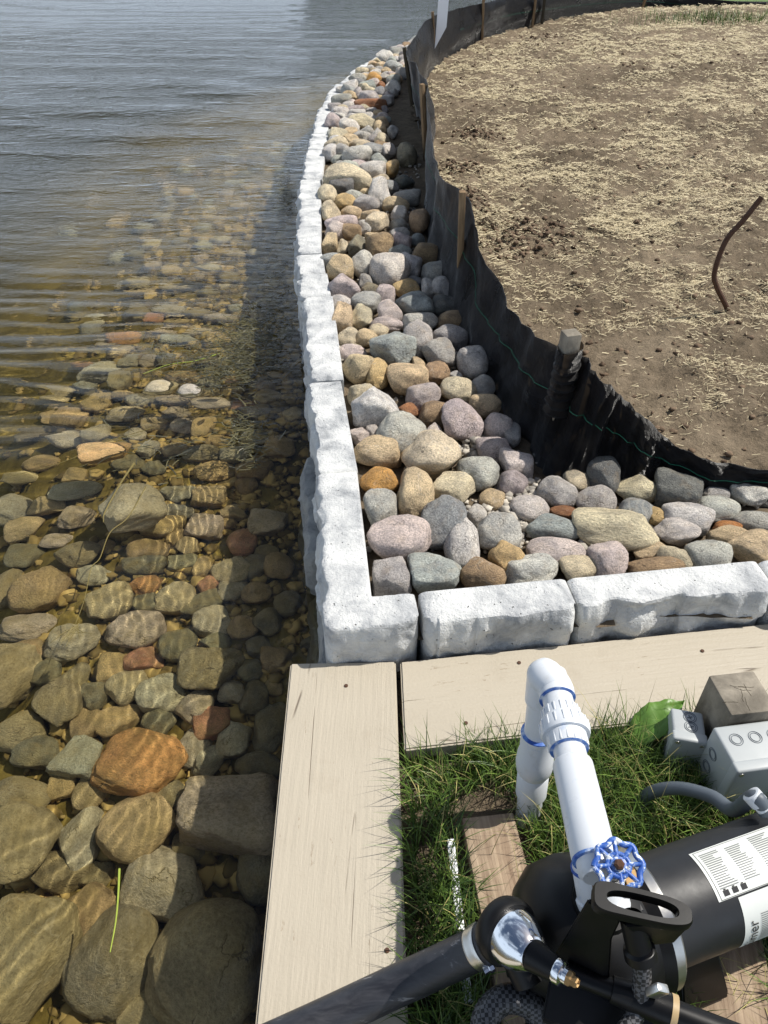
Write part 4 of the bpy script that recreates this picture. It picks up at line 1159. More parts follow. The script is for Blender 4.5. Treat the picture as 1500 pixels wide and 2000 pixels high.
def stake(bot, top, size, mat='stake', name='stake'):
    bot, top = Vector(bot), Vector(top)
    bm = bmesh.new(); d = top - bot
    L = d.length; q = d.to_track_quat('Z', 'Y').to_matrix()
    add_box(bm, (0, 0, L / 2), (size, size * .72, L), bevel=.002)
    o = part(name, bm, M[mat], None)
    o.matrix_basis = Matrix.Translation(bot) @ q.to_4x4()
    return o
for bot, top, s, mt in (((.325, 3.02, -.05), (.305, 3.02, .515), .034, 'stake'), ((.285, 5.18, -.05), (.232, 5.16, .515), .036, 'stake'), ((.262, 5.26, -.05), (.262, 5.22, .50), .016, 'sea_wood'),
                        ((.255, 6.40, -.05), (.150, 6.42, .535), .034, 'sea_wood'), ((.49, 7.98, -.05), (.435, 7.98, .60), .034, 'stake'), ((1.06, 9.36, .0), (1.03, 9.36, .70), .036, 'stake'),
                        ((1.73, 10.3, .0), (1.74, 10.3, .72), .036, 'stake'), ((1.86, 10.4, .0), (1.86, 10.4, .8), .03, 'sea_wood'), ((3.26, 11.42, .0), (3.36, 11.42, .66), .04, 'stake')):
    o = stake(bot, top, s, mt)
    under(o, fence)
# corner stake wrapped in fabric
pt = at_y(1119, 655, 1.915)
bm = bmesh.new()
add_box(bm, (pt.x, 1.935, pt.z - .14), (.046, .044, .28), Matrix.Rotation(.25, 3, 'Z'), bevel=.003)
under(part('stake', bm, M['post_wood'], None), fence)
bm = bmesh.new()
seg = 26; rings = []
for k in range(30):
    f = k / 29; z = .20 + (pt.z - .045 - .20) * f
    r = .036 + .010 * (1 - f) ** 2 + .004 * math.sin(f * 46) * (1 if f < .75 else .2)
    rings.append([bm.verts.new((pt.x + .004 + r * (1 + .12 * noise.noise(Vector((math.cos(a) * 2, math.sin(a) * 2, f * 7)))) * math.cos(a), 1.935 + r * (1 + .12 * noise.noise(Vector((math.cos(a), math.sin(a), f * 5 + 3)))) * math.sin(a), z + .008 * math.sin(a + 1))) for a in [2 * math.pi * j / seg for j in range(seg)]])
for a, b in zip(rings, rings[1:]):
    for j in range(seg): bm.faces.new((a[j], a[(j + 1) % seg], b[(j + 1) % seg], b[j]))
under(part('fabric_wrap', bm, M['fabric'], None, True, 60), fence)

# white lath tied to the far stake
bm = bmesh.new()
pl = [(-.05, .0), (.042, .17), (.042, .62), (-.05, .62)]
fr = [bm.verts.new((x, 0, z)) for x, z in pl]; bk = [bm.verts.new((x, .012, z)) for x, z in pl]
bm.faces.new(fr[::-1]); bm.faces.new(bk)
for k in range(4): bm.faces.new((fr[k], fr[(k + 1) % 4], bk[(k + 1) % 4], bk[k]))
lath = tag(part('marker_lath', bm, M['white_paint'], None, False), 'white pointed marker lath standing against the far fence stake', 'marker')
p = at_y(853, 96, 7.9); lath.location = (p.x + .03, p.y, p.z); lath.rotation_euler = (0, R(3), R(10))

# rusty rod bent over, stuck in the soil
bm = bmesh.new()
g = at(1421, 606, .15); gz = float(soil_z(np.array(g.x), np.array(g.y))); g = at(1421, 606, gz)
ctrl = [g + Vector((.012, 0, -.06)), g, at_y(1400, 560, g.y - .01), at_y(1396, 530, g.y - .01), at_y(1418, 470, g.y), at_y(1452, 430, g.y + .01), at_y(1488, 385, g.y + .02)]
add_sweep(bm, curve_pts(ctrl, 10), .0100, 10)
tag(part('bent_rod', bm, M['rust'], None), 'rusty bent steel rod sticking up out of the bare soil', 'rod')

# straw mulch
rg = np.random.default_rng(12)
N = 150000
Y = 1.72 + 10.0 * rg.random(N * 3) ** 1.5
X = .2 + (Y * .72 + .6) * rg.random(N * 3)
dens = fbm(X * 2.4, Y * 2.4, 4, 50)
dens2 = fbm(X * 9, Y * 9, 3, 51)
pr = np.clip((dens - .42) * 2.4 + (dens2 - .5) * 2.2 + .08, .05, 1)
pr *= np.clip((Y - 2.2) / 2.2 + .12 + .2 * (dens > .6), .08, 1)
pr *= np.where((X > 1.9) & (Y > 3), np.clip(1.25 - (X - 1.9) * .12 , .3, 1), 1)
pr *= np.where((np.abs(X - 1.12) < .28) & (np.abs(Y - 2.52) < .13), .25, 1)
keep = (rg.random(N * 3) < pr) & poly_mask(X, Y, [(x + .03, y) for x, y in [p[:2] for p in soil_poly]])
X, Y = X[keep][:N], Y[keep][:N]
n = len(X)
ang = rg.normal(0, .9, n); L = rg.gamma(1.8, .0070, n) * (.8 + .09 * Y) + .003; W = rg.uniform(.0005, .0011, n) * (1 + .16 * np.clip(Y - 2, 0, 9))
Z = soil_z(X, Y) + .003 + rg.uniform(0, .006, n); tilt = rg.normal(0, .22, n)
dx, dy = np.cos(ang), np.sin(ang)
V = np.zeros((n, 6, 3))
for k, (s, wd) in enumerate(((-.5, -1), (-.5, 1), (.5, 1), (.5, -1))):
    V[:, k, 0] = X + dx * L * s - dy * W * wd; V[:, k, 1] = Y + dy * L * s + dx * W * wd; V[:, k, 2] = Z + tilt * L * s
V[:, 4, 0] = X - dx * L * .5; V[:, 4, 1] = Y - dy * L * .5; V[:, 4, 2] = Z + W * 1.6 - tilt * L * .5
V[:, 5, 0] = X + dx * L * .5; V[:, 5, 1] = Y + dy * L * .5; V[:, 5, 2] = Z + W * 1.6 + tilt * L * .5
b = (np.arange(n) * 6)[:, None]
Qd = np.concatenate([b + np.array([[0, 3, 5, 4]]), b + np.array([[1, 4, 5, 2]])])
tag(link('straw_mulch', mesh_quads('straw_mulch', V.reshape(-1, 3), Qd), M['straw']), 'pale straw mulch scattered over the bare soil', 'straw', kind='stuff')

# crumbs and clods of soil
rgp = random.Random(8); pts = []
for _ in range(2000):
    y = 1.75 + 7.5 * rgp.random() ** 1.4; x = .2 + (y * .7 + .6) * rgp.random()
    if not in_poly(x, y, soil_poly): continue
    pts.append((x, y, rgp.choice((.003, .004, .006, .009)) * (1 + .08 * y)))
for p, r, h in mounds:
    for _ in range(240):
        x, y = rgp.gauss(p.x, r * .8), rgp.gauss(p.y, r * .8)
        if in_poly(x, y, soil_poly): pts.append((x, y, rgp.choice((.003, .004, .006, .008, .012))))
zz = soil_z(np.array([p[0] for p in pts]), np.array([p[1] for p in pts]))
tag(pebbles('soil_clods', [(x, y, z + r * .25, r) for (x, y, r), z in zip(pts, zz)], M['clod'], 3), 'dark clods and crumbs of earth lying on the bare soil', 'clods', kind='stuff')

# timber edging and white stones on the lawn beyond the fence
tb = tag(empty('timber_edging', (4.0, 13.0, .1)), 'brown timber edging on the lawn beyond the far fence', 'timber')
for k in range(2):
    bm = bmesh.new(); add_box(bm, (3.65, 13.0 + .02 * k, .17 + .14 * k), (1.9, .14, .135), bevel=.01)
    under(part('timber', bm, M['timber'], None), tb)
rg = random.Random(6)
for k, (u, v, lab) in enumerate(((1352, 12, 'off-white stone on the far lawn nearest the timber edging'), (1372, 9, 'middle one of three off-white stones on the far lawn'), (1392, 6, 'rightmost of three off-white stones on the far lawn'))):
    o = new_stone('stone', rg, 'r', 'white', at(u, v, .26) , (.14, .12, .10), (0, 0, k))
    for q in ('_t', '_s'): del o[q]
    o.location.z = .16 + .02 * (o.location.y - 12) + .07
    tag(o, lab, 'stone', 'white stones on the far lawn')

# wooded far shore, seen mirrored in the top of the lake
bm = bmesh.new()
rg = random.Random(15)
for k in range(46):
    x = -4 + 64 * rg.random() ** 1.1; y = rg.uniform(70, 82); hh = rg.uniform(2.5, 4.5) + 3.5 * rg.random() * min(1, (x + 4) / 22)
    for q in range(150):
        a = rg.uniform(0, 6.3); r = rg.uniform(.2, 3.4) ; z = rg.uniform(.0, 1) * hh
        r *= 1 - .6 * abs(z / hh - .55)
        c = Vector((x + r * math.cos(a), y + r * math.sin(a), z)); s = rg.uniform(.35, .9)
        e1 = Vector((rg.gauss(0, 1), rg.gauss(0, 1), rg.gauss(0, 1))).normalized() * s; e2 = Vector((rg.gauss(0, 1), rg.gauss(0, 1), rg.gauss(0, 1))).normalized() * s
        bm.faces.new([bm.verts.new(c + e1), bm.verts.new(c + e2), bm.verts.new(c - e1 * .8), bm.verts.new(c - e2 * .9)])
M['far_leaf'] = varied('far_foliage', srgb(44, 62, 34), srgb(78, 98, 52), .8, .2)
wood = part('far_wood', bm, M['far_leaf'], None, False)
tag(wood, 'dark far-off wood mirrored at the top of the lake', 'wood', kind='stuff')

# floating weed drift beside the wall
rg = np.random.default_rng(31)
Vs, Qs, nv = [], [], 0
def strand(p0, ang, L, w, bend, z):
    global nv
    k = 5; pts = []
    x, y = p0
    for i in range(k):
        pts.append((x, y)); x += math.cos(ang) * L / k; y += math.sin(ang) * L / k; ang += bend
    out = []
    for i, (px, py) in enumerate(pts):
        wd = w * (1 - .6 * i / k)
        out.append((px - math.sin(ang) * wd, py + math.cos(ang) * wd, z)); out.append((px + math.sin(ang) * wd, py - math.cos(ang) * wd, z + .0008))
    Vs.extend(out)
    for i in range(k - 1): Qs.append((nv + 2 * i, nv + 2 * i + 1, nv + 2 * i + 3, nv + 2 * i + 2))
    nv += len(out)
for cu, cv, su, sv, m in ((470, 690, 55, 45, 900), (430, 720, 70, 30, 380), (480, 850, 30, 40, 260), (500, 640, 40, 50, 380), (540, 600, 18, 90, 200), (300, 880, 90, 40, 50), (560, 380, 9, 40, 320), (330, 690, 60, 22, 90)):
    for _ in range(m):
        p = at(rg.normal(cu, su * .7), rg.normal(cv, sv * .7), WATER_Z)
        if p.x > float(shore_x(p.y)) - .05: continue
        strand((p.x, p.y), rg.normal(0, .7) + (math.pi if rg.random() < .5 else 0), rg.uniform(.02, .10), rg.uniform(.0012, .0034), rg.normal(0, .22), WATER_Z + .004 + rg.uniform(0, .006))
fl = link('floating_weed', mesh_quads('floating_weed', np.array(Vs), np.array(Qs)), M['weed'])
tag(fl, 'tangled drift of dark weed floating beside the wall', 'weed', kind='stuff')
# emergent tuft at the foot of the far wall
def stem(name, px, z, r, mat, label, cat='weed stem', tuft=0, group=None):
    bm = bmesh.new()
    c = curve_pts([at(u, v, z) for u, v in px], 8)
    add_sweep(bm, c, [r * (1 - .6 * i / len(c)) for i in range(len(c))], 6)
    rg = random.Random(len(px) * 7 + int(px[0][0]))
    for k in range(tuft):
        e = c[-1] + Vector((rg.gauss(0, .008), rg.gauss(0, .008), 0)); a = rg.uniform(-2.6, -.4)
        add_sweep(bm, [e, e + Vector((math.cos(a), math.sin(a), 0)) * .03 + Vector((0, 0, .002)), e + Vector((math.cos(a), math.sin(a + .3), 0)) * rg.uniform(.05, .075)], [.0018, .0014, .0004], 5)
    o = part(name, bm, mat, None)
    o.cycles.is_caustics_receiver = True
    return tag(o, label, cat, group)
M['stem'] = plain('weed_stem', srgb(112, 100, 54), .5, 0, .25, 60)
M['blade'] = plain('green_blade', srgb(150, 166, 66), .5, 0, .15, 60)
stem('weed_stem', [(262, 905), (235, 945), (205, 1000), (202, 1020)], WATER_Z + .004, .004, M['stem'], 'thick olive weed stem lying over the pale slanting stone')
stem('weed_stem', [(285, 950), (250, 1010), (215, 1040), (195, 1090), (178, 1110), (165, 1170), (145, 1225)], WATER_Z + .004, .0022, M['stem'], 'long thin weed stem with a frayed tuft over the grey stone', tuft=14)
stem('weed_stem', [(300, 835), (250, 850), (200, 865), (165, 885), (100, 910), (20, 930)], WATER_Z + .005, .0016, M['stem'], 'thin straw-coloured stem floating across the emerging ochre stone')
stem('weed_stem', [(430, 690), (380, 705), (330, 712), (280, 730)], WATER_Z + .006, .0022, M['blade'], 'yellow-green stem floating in the weed drift near the white speckled stone')
stem('grass_blade', [(233, 1697), (231, 1745), (226, 1800), (215, 1860)], WATER_Z + .004, .0026, M['blade'], 'single bright green blade floating near the rust-stained stone', 'grass blade')

# ================================================================== pump and pipes
C_AX = Vector((.446, .511, .145)); AX = Vector((math.cos(R(18)), math.sin(R(18)), 0)); NX = Vector((AX.y, -AX.x, 0)); UP = Vector((0, 0, 1))
def ap(s, n=0.0, z=0.0): return C_AX + AX * s + NX * n + UP * z       # along the motor axis, towards the camera, up
RM = .084
pump = tag(empty('water_pump', (C_AX.x, C_AX.y, .0)), 'black electric sprinkler pump with paper labels standing on planks in the grass', 'pump')
def pp(name, bm, mat, sharp=35, label=None, parent=None):
    o = part(name, bm, M[mat], None, True, sharp)
    under(o, pump) if parent is None else setattr(o, 'parent', parent)
    if label: o['label'] = label
    return o
bm = bmesh.new()
add_lathe(bm, ap(-.03), AX, [(0, RM - .004), (.004, RM), (.33, RM), (.335, RM + .002), (.36, RM + .002), (.37, RM - .01)], 56)
motor = pp('motor_housing', bm, 'black_metal')
bm = bmesh.new()
add_lathe(bm, ap(-.052), AX, [(0, RM + .004), (.0, RM + .020), (.018, RM + .022), (.022, RM + .018), (.022, RM)], 56)
pp('clamp_band', bm, 'steel', label='shiny steel band between pump body and motor')
bm = bmesh.new()
add_lathe(bm, ap(-.22), AX, [(-.02, .02), (-.015, .06), (.005, .100), (.035, .122), (.08, .126), (.12, .118), (.15, .106), (.168, .112), (.168, .09)], 48)
add_lathe(bm, ap(-.135, .0, .055), UP, [(0, .058), (.045, .052), (.055, .044), (.075, .042)], 32)                       # discharge neck
add_lathe(bm, ap(-.17, .02, .02), (-1, .12, .05), [(0, .075), (.06, .060), (.085, .045), (.10, .045)], 32)             # suction neck
pp('pump_body', bm, 'black_plastic')
for th in (20, 80, 140, 200, 260, 320):
    bm = bmesh.new(); o = ap(-.075, .100 * math.cos(R(th)), .100 * math.sin(R(th)))
    add_lathe(bm, o, -AX, [(0, .010), (.02, .010), (.022, .007)], 6)
    pp('bolt', bm, 'black_metal')
bm = bmesh.new(); add_lathe(bm, ap(-.165, .035, .095), (0, -.15, 1), [(0, .020), (.012, .020), (.014, .014), (.024, .013), (.026, .008)], 6)
pp('priming_plug', bm, 'black_plastic')
for s in (.05, .27):
    bm = bmesh.new()
    tp4 = [ap(s + a * .032, b * .050, -.05) for a, b in ((-1, -1), (1, -1), (1, 1), (-1, 1))]
    bt4 = [ap(s + a * .044, b * .112, -.140) for a, b in ((-1, -1), (1, -1), (1, 1), (-1, 1))]
    lo4 = [p - UP * .012 for p in bt4]
    rows = [[bm.verts.new(p) for p in r] for r in (tp4, bt4, lo4)]
    bm.faces.new(rows[0]); bm.faces.new(rows[2][::-1])
    for r0, r1_ in zip(rows, rows[1:]):
        for k in range(4): bm.faces.new((r0[k], r1_[k], r1_[(k + 1) % 4], r0[(k + 1) % 4]))
    bmesh.ops.recalc_face_normals(bm, faces=bm.faces[:])
    bmesh.ops.bevel(bm, geom=bm.edges[:], offset=.003, segments=2, affect='EDGES')
    pp('foot', bm, 'black_plastic')
# labels: curved paper, printed
def curved(name, quads, r, mat, parent=None):     # quads in (s, theta) on the motor surface, theta from the top towards the camera
    bm = bmesh.new()
    for s0, s1, t0, t1 in quads:
        k = max(1, int(abs(t1 - t0) / 5)); prev = None
        for i in range(k + 1):
            t = R(t0 + (t1 - t0) * i / k)
            row = [bm.verts.new(ap(s, r * math.sin(t), r * math.cos(t))) for s in (s0, s1)]
            if prev: bm.faces.new((prev[0], prev[1], row[1], row[0]))
            prev = row
    o = part(name, bm, M[mat], None, True, 60); under(o, pump)
    return o
stk1 = curved('label_sticker', [(.055, .30, -26, 28)], RM + .0008, 'sticker'); stk1['label'] = 'upper paper label with small print and warning pictures'
stk2 = curved('label_sticker', [(.088, .30, 30, 100)], RM + .0006, 'sticker'); stk2['label'] = 'front paper label reading Simer'
rg = random.Random(2)
q = []
for c0 in range(5):
    s = .066 + c0 * .046; t = -20 + 2 * (c0 % 2)
    while t < 18:
        ww = .034 * rg.uniform(.6, 1); q.append((s, s + ww, t, t + 1.1)); t += 2.3
sub(curved('small_print', q, RM + .0014, 'ink_grey'), stk1)
q = [(.060, .30, 27.0, 27.5), (.060, .0607, -24, 27), (.060, .30, -24.4, -24)]
for k in range(3):
    q.append((.068 + .016 * k, .078 + .016 * k, 19.5, 25))
    q.append((.070 + .016 * k, .074 + .016 * k, 18.2, 19.3))
sub(curved('warning_pictures', q, RM + .0014, 'ink'), stk1)
q = []
for c0 in range(4):
    s = .118 + c0 * .036; t = 52
    while t < 92:
        q.append((s, s + .028 * rg.uniform(.5, 1), t, t + .9)); t += 2.4
sub(curved('small_print', q, RM + .0013, 'ink_grey'), stk2)
def surface_text(txt, size, s0, t0, mat, along_circ=True, name='lettering'):
    cu = bpy.data.curves.new(name, 'FONT'); cu.body = txt; cu.size = size; cu.resolution_u = 3
    to = bpy.data.objects.new(name, cu); col.objects.link(to)
    bpy.context.view_layer.update()
    me = bpy.data.meshes.new_from_object(to.evaluated_get(bpy.context.evaluated_depsgraph_get()))
    bpy.data.objects.remove(to)
    r = RM + .0016
    for v in me.vertices:
        x, y = v.co.x, v.co.y
        th = R(t0) - x / r if along_circ else R(t0) - y / r
        s = s0 + (y if not along_circ else -y) * (1 if along_circ else 1)
        s = s0 - y if along_circ else s0 + x
        v.co = ap(s, r * math.sin(th), r * math.cos(th))
    me.materials.clear()
    o = link(name, me, M[mat]); under(o, pump)
    return o
sub(surface_text('Simer', .026, .112, 97, 'ink'), stk2)

# planks below the pump
def plank(u0, v0, u1, v1, wid, z, label, seed, thick=.038):
    a, b = at(u0, v0, z), at(u1, v1, z)
    d = (b - a).normalized(); L = (b - a).length
    bm = bmesh.new(); add_box(bm, (0, 0, -thick / 2), (wid, L, thick), bevel=.003)
    o = part('plank', bm, M['plank'], None)
    o.location = (a + b) / 2; o.rotation_euler.z = math.atan2(d.y, d.x) - R(90)
    return tag(o, label, 'plank', 'planks under the pump')
plank(952, 1592, 1066, 2080, .105, -.012, 'weathered plank under the pump body beside the white riser pipe', 1)
plank(1392, 1700, 1445, 2080, .14, -.012, 'pale plank under the motor foot at the bottom right', 2)

# white discharge pipe
pipe = tag(empty('discharge_pipe', (.29, .77, -.05)), 'white plastic discharge pipe with union and blue-primed joints from pump to ground', 'pipe')
def pq(name, bm, mat='pvc', label=None, sharp=40):
    o = part(name, bm, M[mat], None, True, sharp); under(o, pipe)
    if label: o['label'] = label
    return o
RP = .0256
gp = at(1032, 1592, -.05)
tp = at(1062, 1335, .335)
elb_c = tp + Vector((.006, 0, .02))
run_a = at(1090, 1348, elb_c.z); 
HZ = tp.z + .014
e0 = at(1078, 1318, HZ); r1 = at(1143, 1600, HZ + .012); r2 = at(1166, 1735, HZ + .005)
rd = (r1 - e0).normalized()
vd = (tp - gp).normalized()
Lv = (tp - gp).length
bm = bmesh.new(); add_sweep(bm, [gp - vd * .03, tp], RP, 28); pq('riser', bm)
bm = bmesh.new(); add_lathe(bm, gp + vd * (Lv * .20), vd, [(0, RP), (0, .0305), (Lv * .16, .0305), (Lv * .165, .029), (Lv * .20, .0345), (Lv * .24, .036), (Lv * .30, .0345), (Lv * .34, .031), (Lv * .46, .031), (Lv * .46, RP)], 32); pq('check_coupling', bm)
bm = bmesh.new(); add_lathe(bm, gp + vd * (Lv * .66), vd, [(0, RP + .0004), (0, RP + .0062), (.002, RP + .0058), (.004, RP + .0006)], 32); pq('primer_ring', bm, 'primer')
# elbow
bm = bmesh.new()
cpts = [tp - vd * .042, tp - vd * .005]
mid = tp + vd * .024
cpts += [mid.lerp(tp, .5) , mid + rd * .004, e0 + rd * .028, e0 + rd * .052]
add_sweep(bm, curve_pts(cpts, 6), .0302, 30); pq('elbow', bm)
def ring(f, w=.0012):
    c = e0 + rd * f; b = bmesh.new(); add_lathe(b, c, rd, [(0, RP + .0006), (0, .0309), (w * .5, .0305), (w, RP + .0006)], 32); pq('primer_ring', b, 'primer')
Lr = (r1 - e0).length
bm = bmesh.new(); add_sweep(bm, [e0, r1 + rd * .02], RP, 28); pq('run', bm)
ring(.0525)
# union: two collars with ribs and a nut
uc = .40 * Lr
bm = bmesh.new(); add_lathe(bm, e0 + rd * (uc - .030), rd, [(0, RP), (0, .031), (.020, .032), (.020, .036), (.026, .0395), (.044, .0405), (.050, .0385), (.050, .033), (.074, .0315), (.074, RP)], 40)
uni = pq('union', bm)
_, ue1, ue2 = frame_for(rd)
bm = bmesh.new()
for k in range(18):
    a = 2 * math.pi * k / 18
    for s, rr, ll in ((uc - .020, .0318, .020), (uc + .033, .0318, .020), (uc + .005, .0402, .018)):
        c = e0 + rd * s + (ue1 * math.cos(a) + ue2 * math.sin(a)) * rr
        rot = Matrix((rd, (ue1 * math.cos(a) + ue2 * math.sin(a)), rd.cross(ue1 * math.cos(a) + ue2 * math.sin(a)))).transposed()
        add_box(bm, c, (ll, .002, .0028), rot, bevel=.0006, seg=1)
sub(pq('union_ribs', bm), uni)
ring(uc + .0445)
# tee over the pump neck
t0 = .655 * Lr
bm = bmesh.new(); add_lathe(bm, e0 + rd * t0, rd, [(0, RP), (0, .0300), (.004, .0312), (Lr - t0 + .055, .0318), (Lr - t0 + .060, .030), (Lr - t0 + .060, RP)], 36)
tee_c = e0 + rd * (Lr + .015)
neck = ap(-.135, 0, .13)
nd = (neck - tee_c)
pq('tee', bm)
bm = bmesh.new(); nd_l = nd.length
add_lathe(bm, tee_c, nd, [(0, .029), (nd_l * .45, .030), (nd_l * .5, .0335), (nd_l * .9, .035), (nd_l * .92, .038), (nd_l * 1.05, .039)], 36); pq('tee_branch', bm)
bm = bmesh.new(); add_lathe(bm, tee_c + nd * .49, nd, [(0, .030), (0, .0352), (.004, .0352), (.005, .030)], 36); pq('primer_ring', bm, 'primer')
bm = bmesh.new(); add_lathe(bm, e0 + rd * (Lr + .059), rd, [(0, RP), (0, .0313), (.004, .0308), (.005, RP)], 36); pq('primer_ring', bm, 'primer')
bm = bmesh.new(); add_lathe(bm, e0 + rd * (Lr + .05), rd, [(0, RP + .001), (.030, RP + .001), (.036, RP - .004)], 32); pq('stub', bm)
# faint print along the riser
bm = bmesh.new(); rgm = random.Random(4)
for col_ in range(2):
    for k in range(9):
        dv = Vector((-.25 + .35 * col_, -1, 0)); dv = (dv - vd * dv.dot(vd)).normalized()
        if rgm.random() < .8: add_box(bm, gp + vd * (.035 + k * .0052) + dv * RP, (.006 * rgm.uniform(.5, 1), .0008, .0022), Matrix.Rotation(math.atan2(dv.x, -dv.y), 3, 'Z'))
pq('printed_marks', bm, 'ink_grey')
# gate valve with blue handwheel
valve = tag(empty('gate_valve', at(1215, 1760, .33)), 'small gate valve with chipped blue handwheel on the end of the white pipe', 'valve')
hw_c = at(1208, 1690, .40); hn = (Vector((0.02, -.12, CH)) - hw_c + Vector((.18, .25, .25))).normalized()
bm = bmesh.new(); add_lathe(bm, hw_c - hn * .085, hn, [(0, .020), (.03, .020), (.032, .013), (.05, .012), (.052, .007), (.083, .006)], 16); under(part('bonnet', bm, M['steel'], None), valve)
bm = bmesh.new(); add_lathe(bm, hw_c - hn * .085 - Vector((.03, .01, 0)), (1, .2, -.1), [(0, .022), (.016, .022), (.018, .018), (.045, .018), (.047, .022), (.065, .022)], 8); under(part('valve_body', bm, M['brass'], None), valve)
_, h1, h2 = frame_for(hn)
bm = bmesh.new(); prev = []
NS = 64
rim = []
for k in range(NS + 1):
    a = 2 * math.pi * k / NS
    rr = .0300 + .0022 * math.cos(8 * a)
    rim.append(hw_c + (h1 * math.cos(a) + h2 * math.sin(a)) * rr)
add_sweep(bm, rim, .0042, 10, cap=False)
for k in range(8):
    a = 2 * math.pi * k / 8
    dvec = h1 * math.cos(a) + h2 * math.sin(a)
    add_sweep(bm, [hw_c + dvec * .010, hw_c + dvec * .030 + hn * .001], [.0036, .0030], 8)
inner_r = [hw_c + (h1 * math.cos(2 * math.pi * k / 32) + h2 * math.sin(2 * math.pi * k / 32)) * .0145 for k in range(33)]
add_sweep(bm, inner_r, .0034, 8, cap=False)
add_lathe(bm, hw_c - hn * .006, hn, [(0, .011), (.009, .011), (.010, .008)], 20)
hwheel = under(part('handwheel', bm, M['blue_wheel'], None, True, 60), valve)
bm = bmesh.new(); add_lathe(bm, hw_c + hn * .003, hn, [(0, .0075), (.006, .0070), (.008, .004)], 6); sub(part('nut', bm, M['rust'], None), hwheel)

# black handle plate with a slot, and its braided hose
hdl = tag(empty('handle_bracket', at(1240, 1850, .25)), 'black plastic slotted handle plate with a short tube, above the pump', 'handle')
def hpt(u, v, z): return at(u, v, z)
bm = bmesh.new()
c0, c1 = hpt(1172, 1752, .42), hpt(1335, 1790, .42)
hd = (c1 - c0).normalized(); hs = Vector((-hd.y, hd.x, 0)); hcen = (c0 + c1) / 2
Lh = (c1 - c0).length
outer, inn = [], []
NP = 40
for k in range(NP):
    a = 2 * math.pi * k / NP
    ca, sa = math.cos(a), math.sin(a)
    se = lambda v, e: math.copysign(abs(v) ** e, v)
    outer.append((se(ca, .45) * (Lh / 2 + .010), se(sa, .55) * .0195 * (1 - .2 * ca)))
    inn.append((se(ca, .7) * (Lh / 2 - .008) , se(sa, .8) * .0105))
rings = []
for pts2, z in ((outer, -.008), (outer, .004), ([(x * .97, y * .92) for x, y in outer], .008), ([(x * 1.03, y * 1.1) for x, y in inn], .008), (inn, .004), (inn, -.008)):
    rings.append([bm.verts.new(hcen + hd * x + hs * y + UP * z) for x, y in pts2])
for a, b in zip(rings, rings[1:] + rings[:1]):
    for k in range(NP): bm.faces.new((a[k], a[(k + 1) % NP], b[(k + 1) % NP], b[k]))
o = part('handle', bm, M['black_plastic'], None, True, 50); under(o, hdl)
def plate(name, pts, thick):
    bm = bmesh.new(); pts = [Vector(p) for p in pts]
    nrm = (pts[1] - pts[0]).cross(pts[2] - pts[0]).normalized()
    f = [bm.verts.new(p) for p in pts]; b = [bm.verts.new(p - nrm * thick) for p in pts]
    bm.faces.new(f); bm.faces.new(b[::-1])
    for k in range(len(pts)): bm.faces.new((f[k], b[k], b[(k + 1) % len(pts)], f[(k + 1) % len(pts)]))
    bmesh.ops.recalc_face_normals(bm, faces=bm.faces[:])
    bmesh.ops.bevel(bm, geom=bm.edges[:], offset=.002, segments=2, affect='EDGES')
    o = part(name, bm, M['black_plastic'], None, True, 40); under(o, hdl); return o
plate('side_plate', [at(1150, 1752, .41), at(1215, 1790, .41), at(1196, 1830, .34), at(1190, 1935, .24), at(1085, 1860, .26)], .006)
plate('side_plate', [at(1218, 1800, .408), at(1352, 1792, .408), at(1315, 1832, .34), at(1262, 1838, .33)], .006)
plate('back_plate', [at(1085, 1858, .25), at(1192, 1930, .24), at(1300, 1960, .22), at(1250, 2080, .2), at(1060, 1990, .22)], .008)
bm = bmesh.new(); ta, tb_ = at(1232, 1790, .39), at(1252, 1868, .335); td = (tb_ - ta)
add_lathe(bm, ta, td, [(0, .015), (td.length * .75, .0165), (td.length * .8, .0205), (td.length, .0215), (td.length, .016), (td.length * .6, .015)], 28, cap=False)
under(part('tube', bm, M['black_plastic'], None), hdl)
def braid(name, ctrl, r, label):
    t = bmesh.new(); c = curve_pts(ctrl, 14)
    add_sweep(t, c, [r * (1 + .05 * (i % 2)) for i in range(len(c))], 18)
    o = part(name, t, M['braid'], None, True, 60)
    return tag(o, label, 'hose')
nb = NT('braided_sleeve'); ch = nb.n('TexChecker', Scale=190.0); nb.l(nb.coord(), ch.inputs['Vector'])
ch.inputs['Color1'].default_value = (.012, .012, .013, 1); ch.inputs['Color2'].default_value = (.10, .10, .105, 1)
M['braid'] = nb.done(ch.outputs['Color'], .5, nb.bump(ch.outputs['Fac'], .6, .003))
braid('braided_hose', [at(1248, 1850, .345), at(1254, 1900, .305), at(1250, 1950, .27), at(1240, 1985, .25), at(1200, 2040, .24)], .0115, 'black braided hose hanging out of the short tube under the handle')
braid('braided_hose', [at(940, 2070, .10), at(950, 1985, .12), at(990, 1950, .13), at(1040, 1965, .12), at(1052, 2010, .10), at(1010, 2060, .09)], .020, 'coil of black braided hose in the grass at the bottom edge')

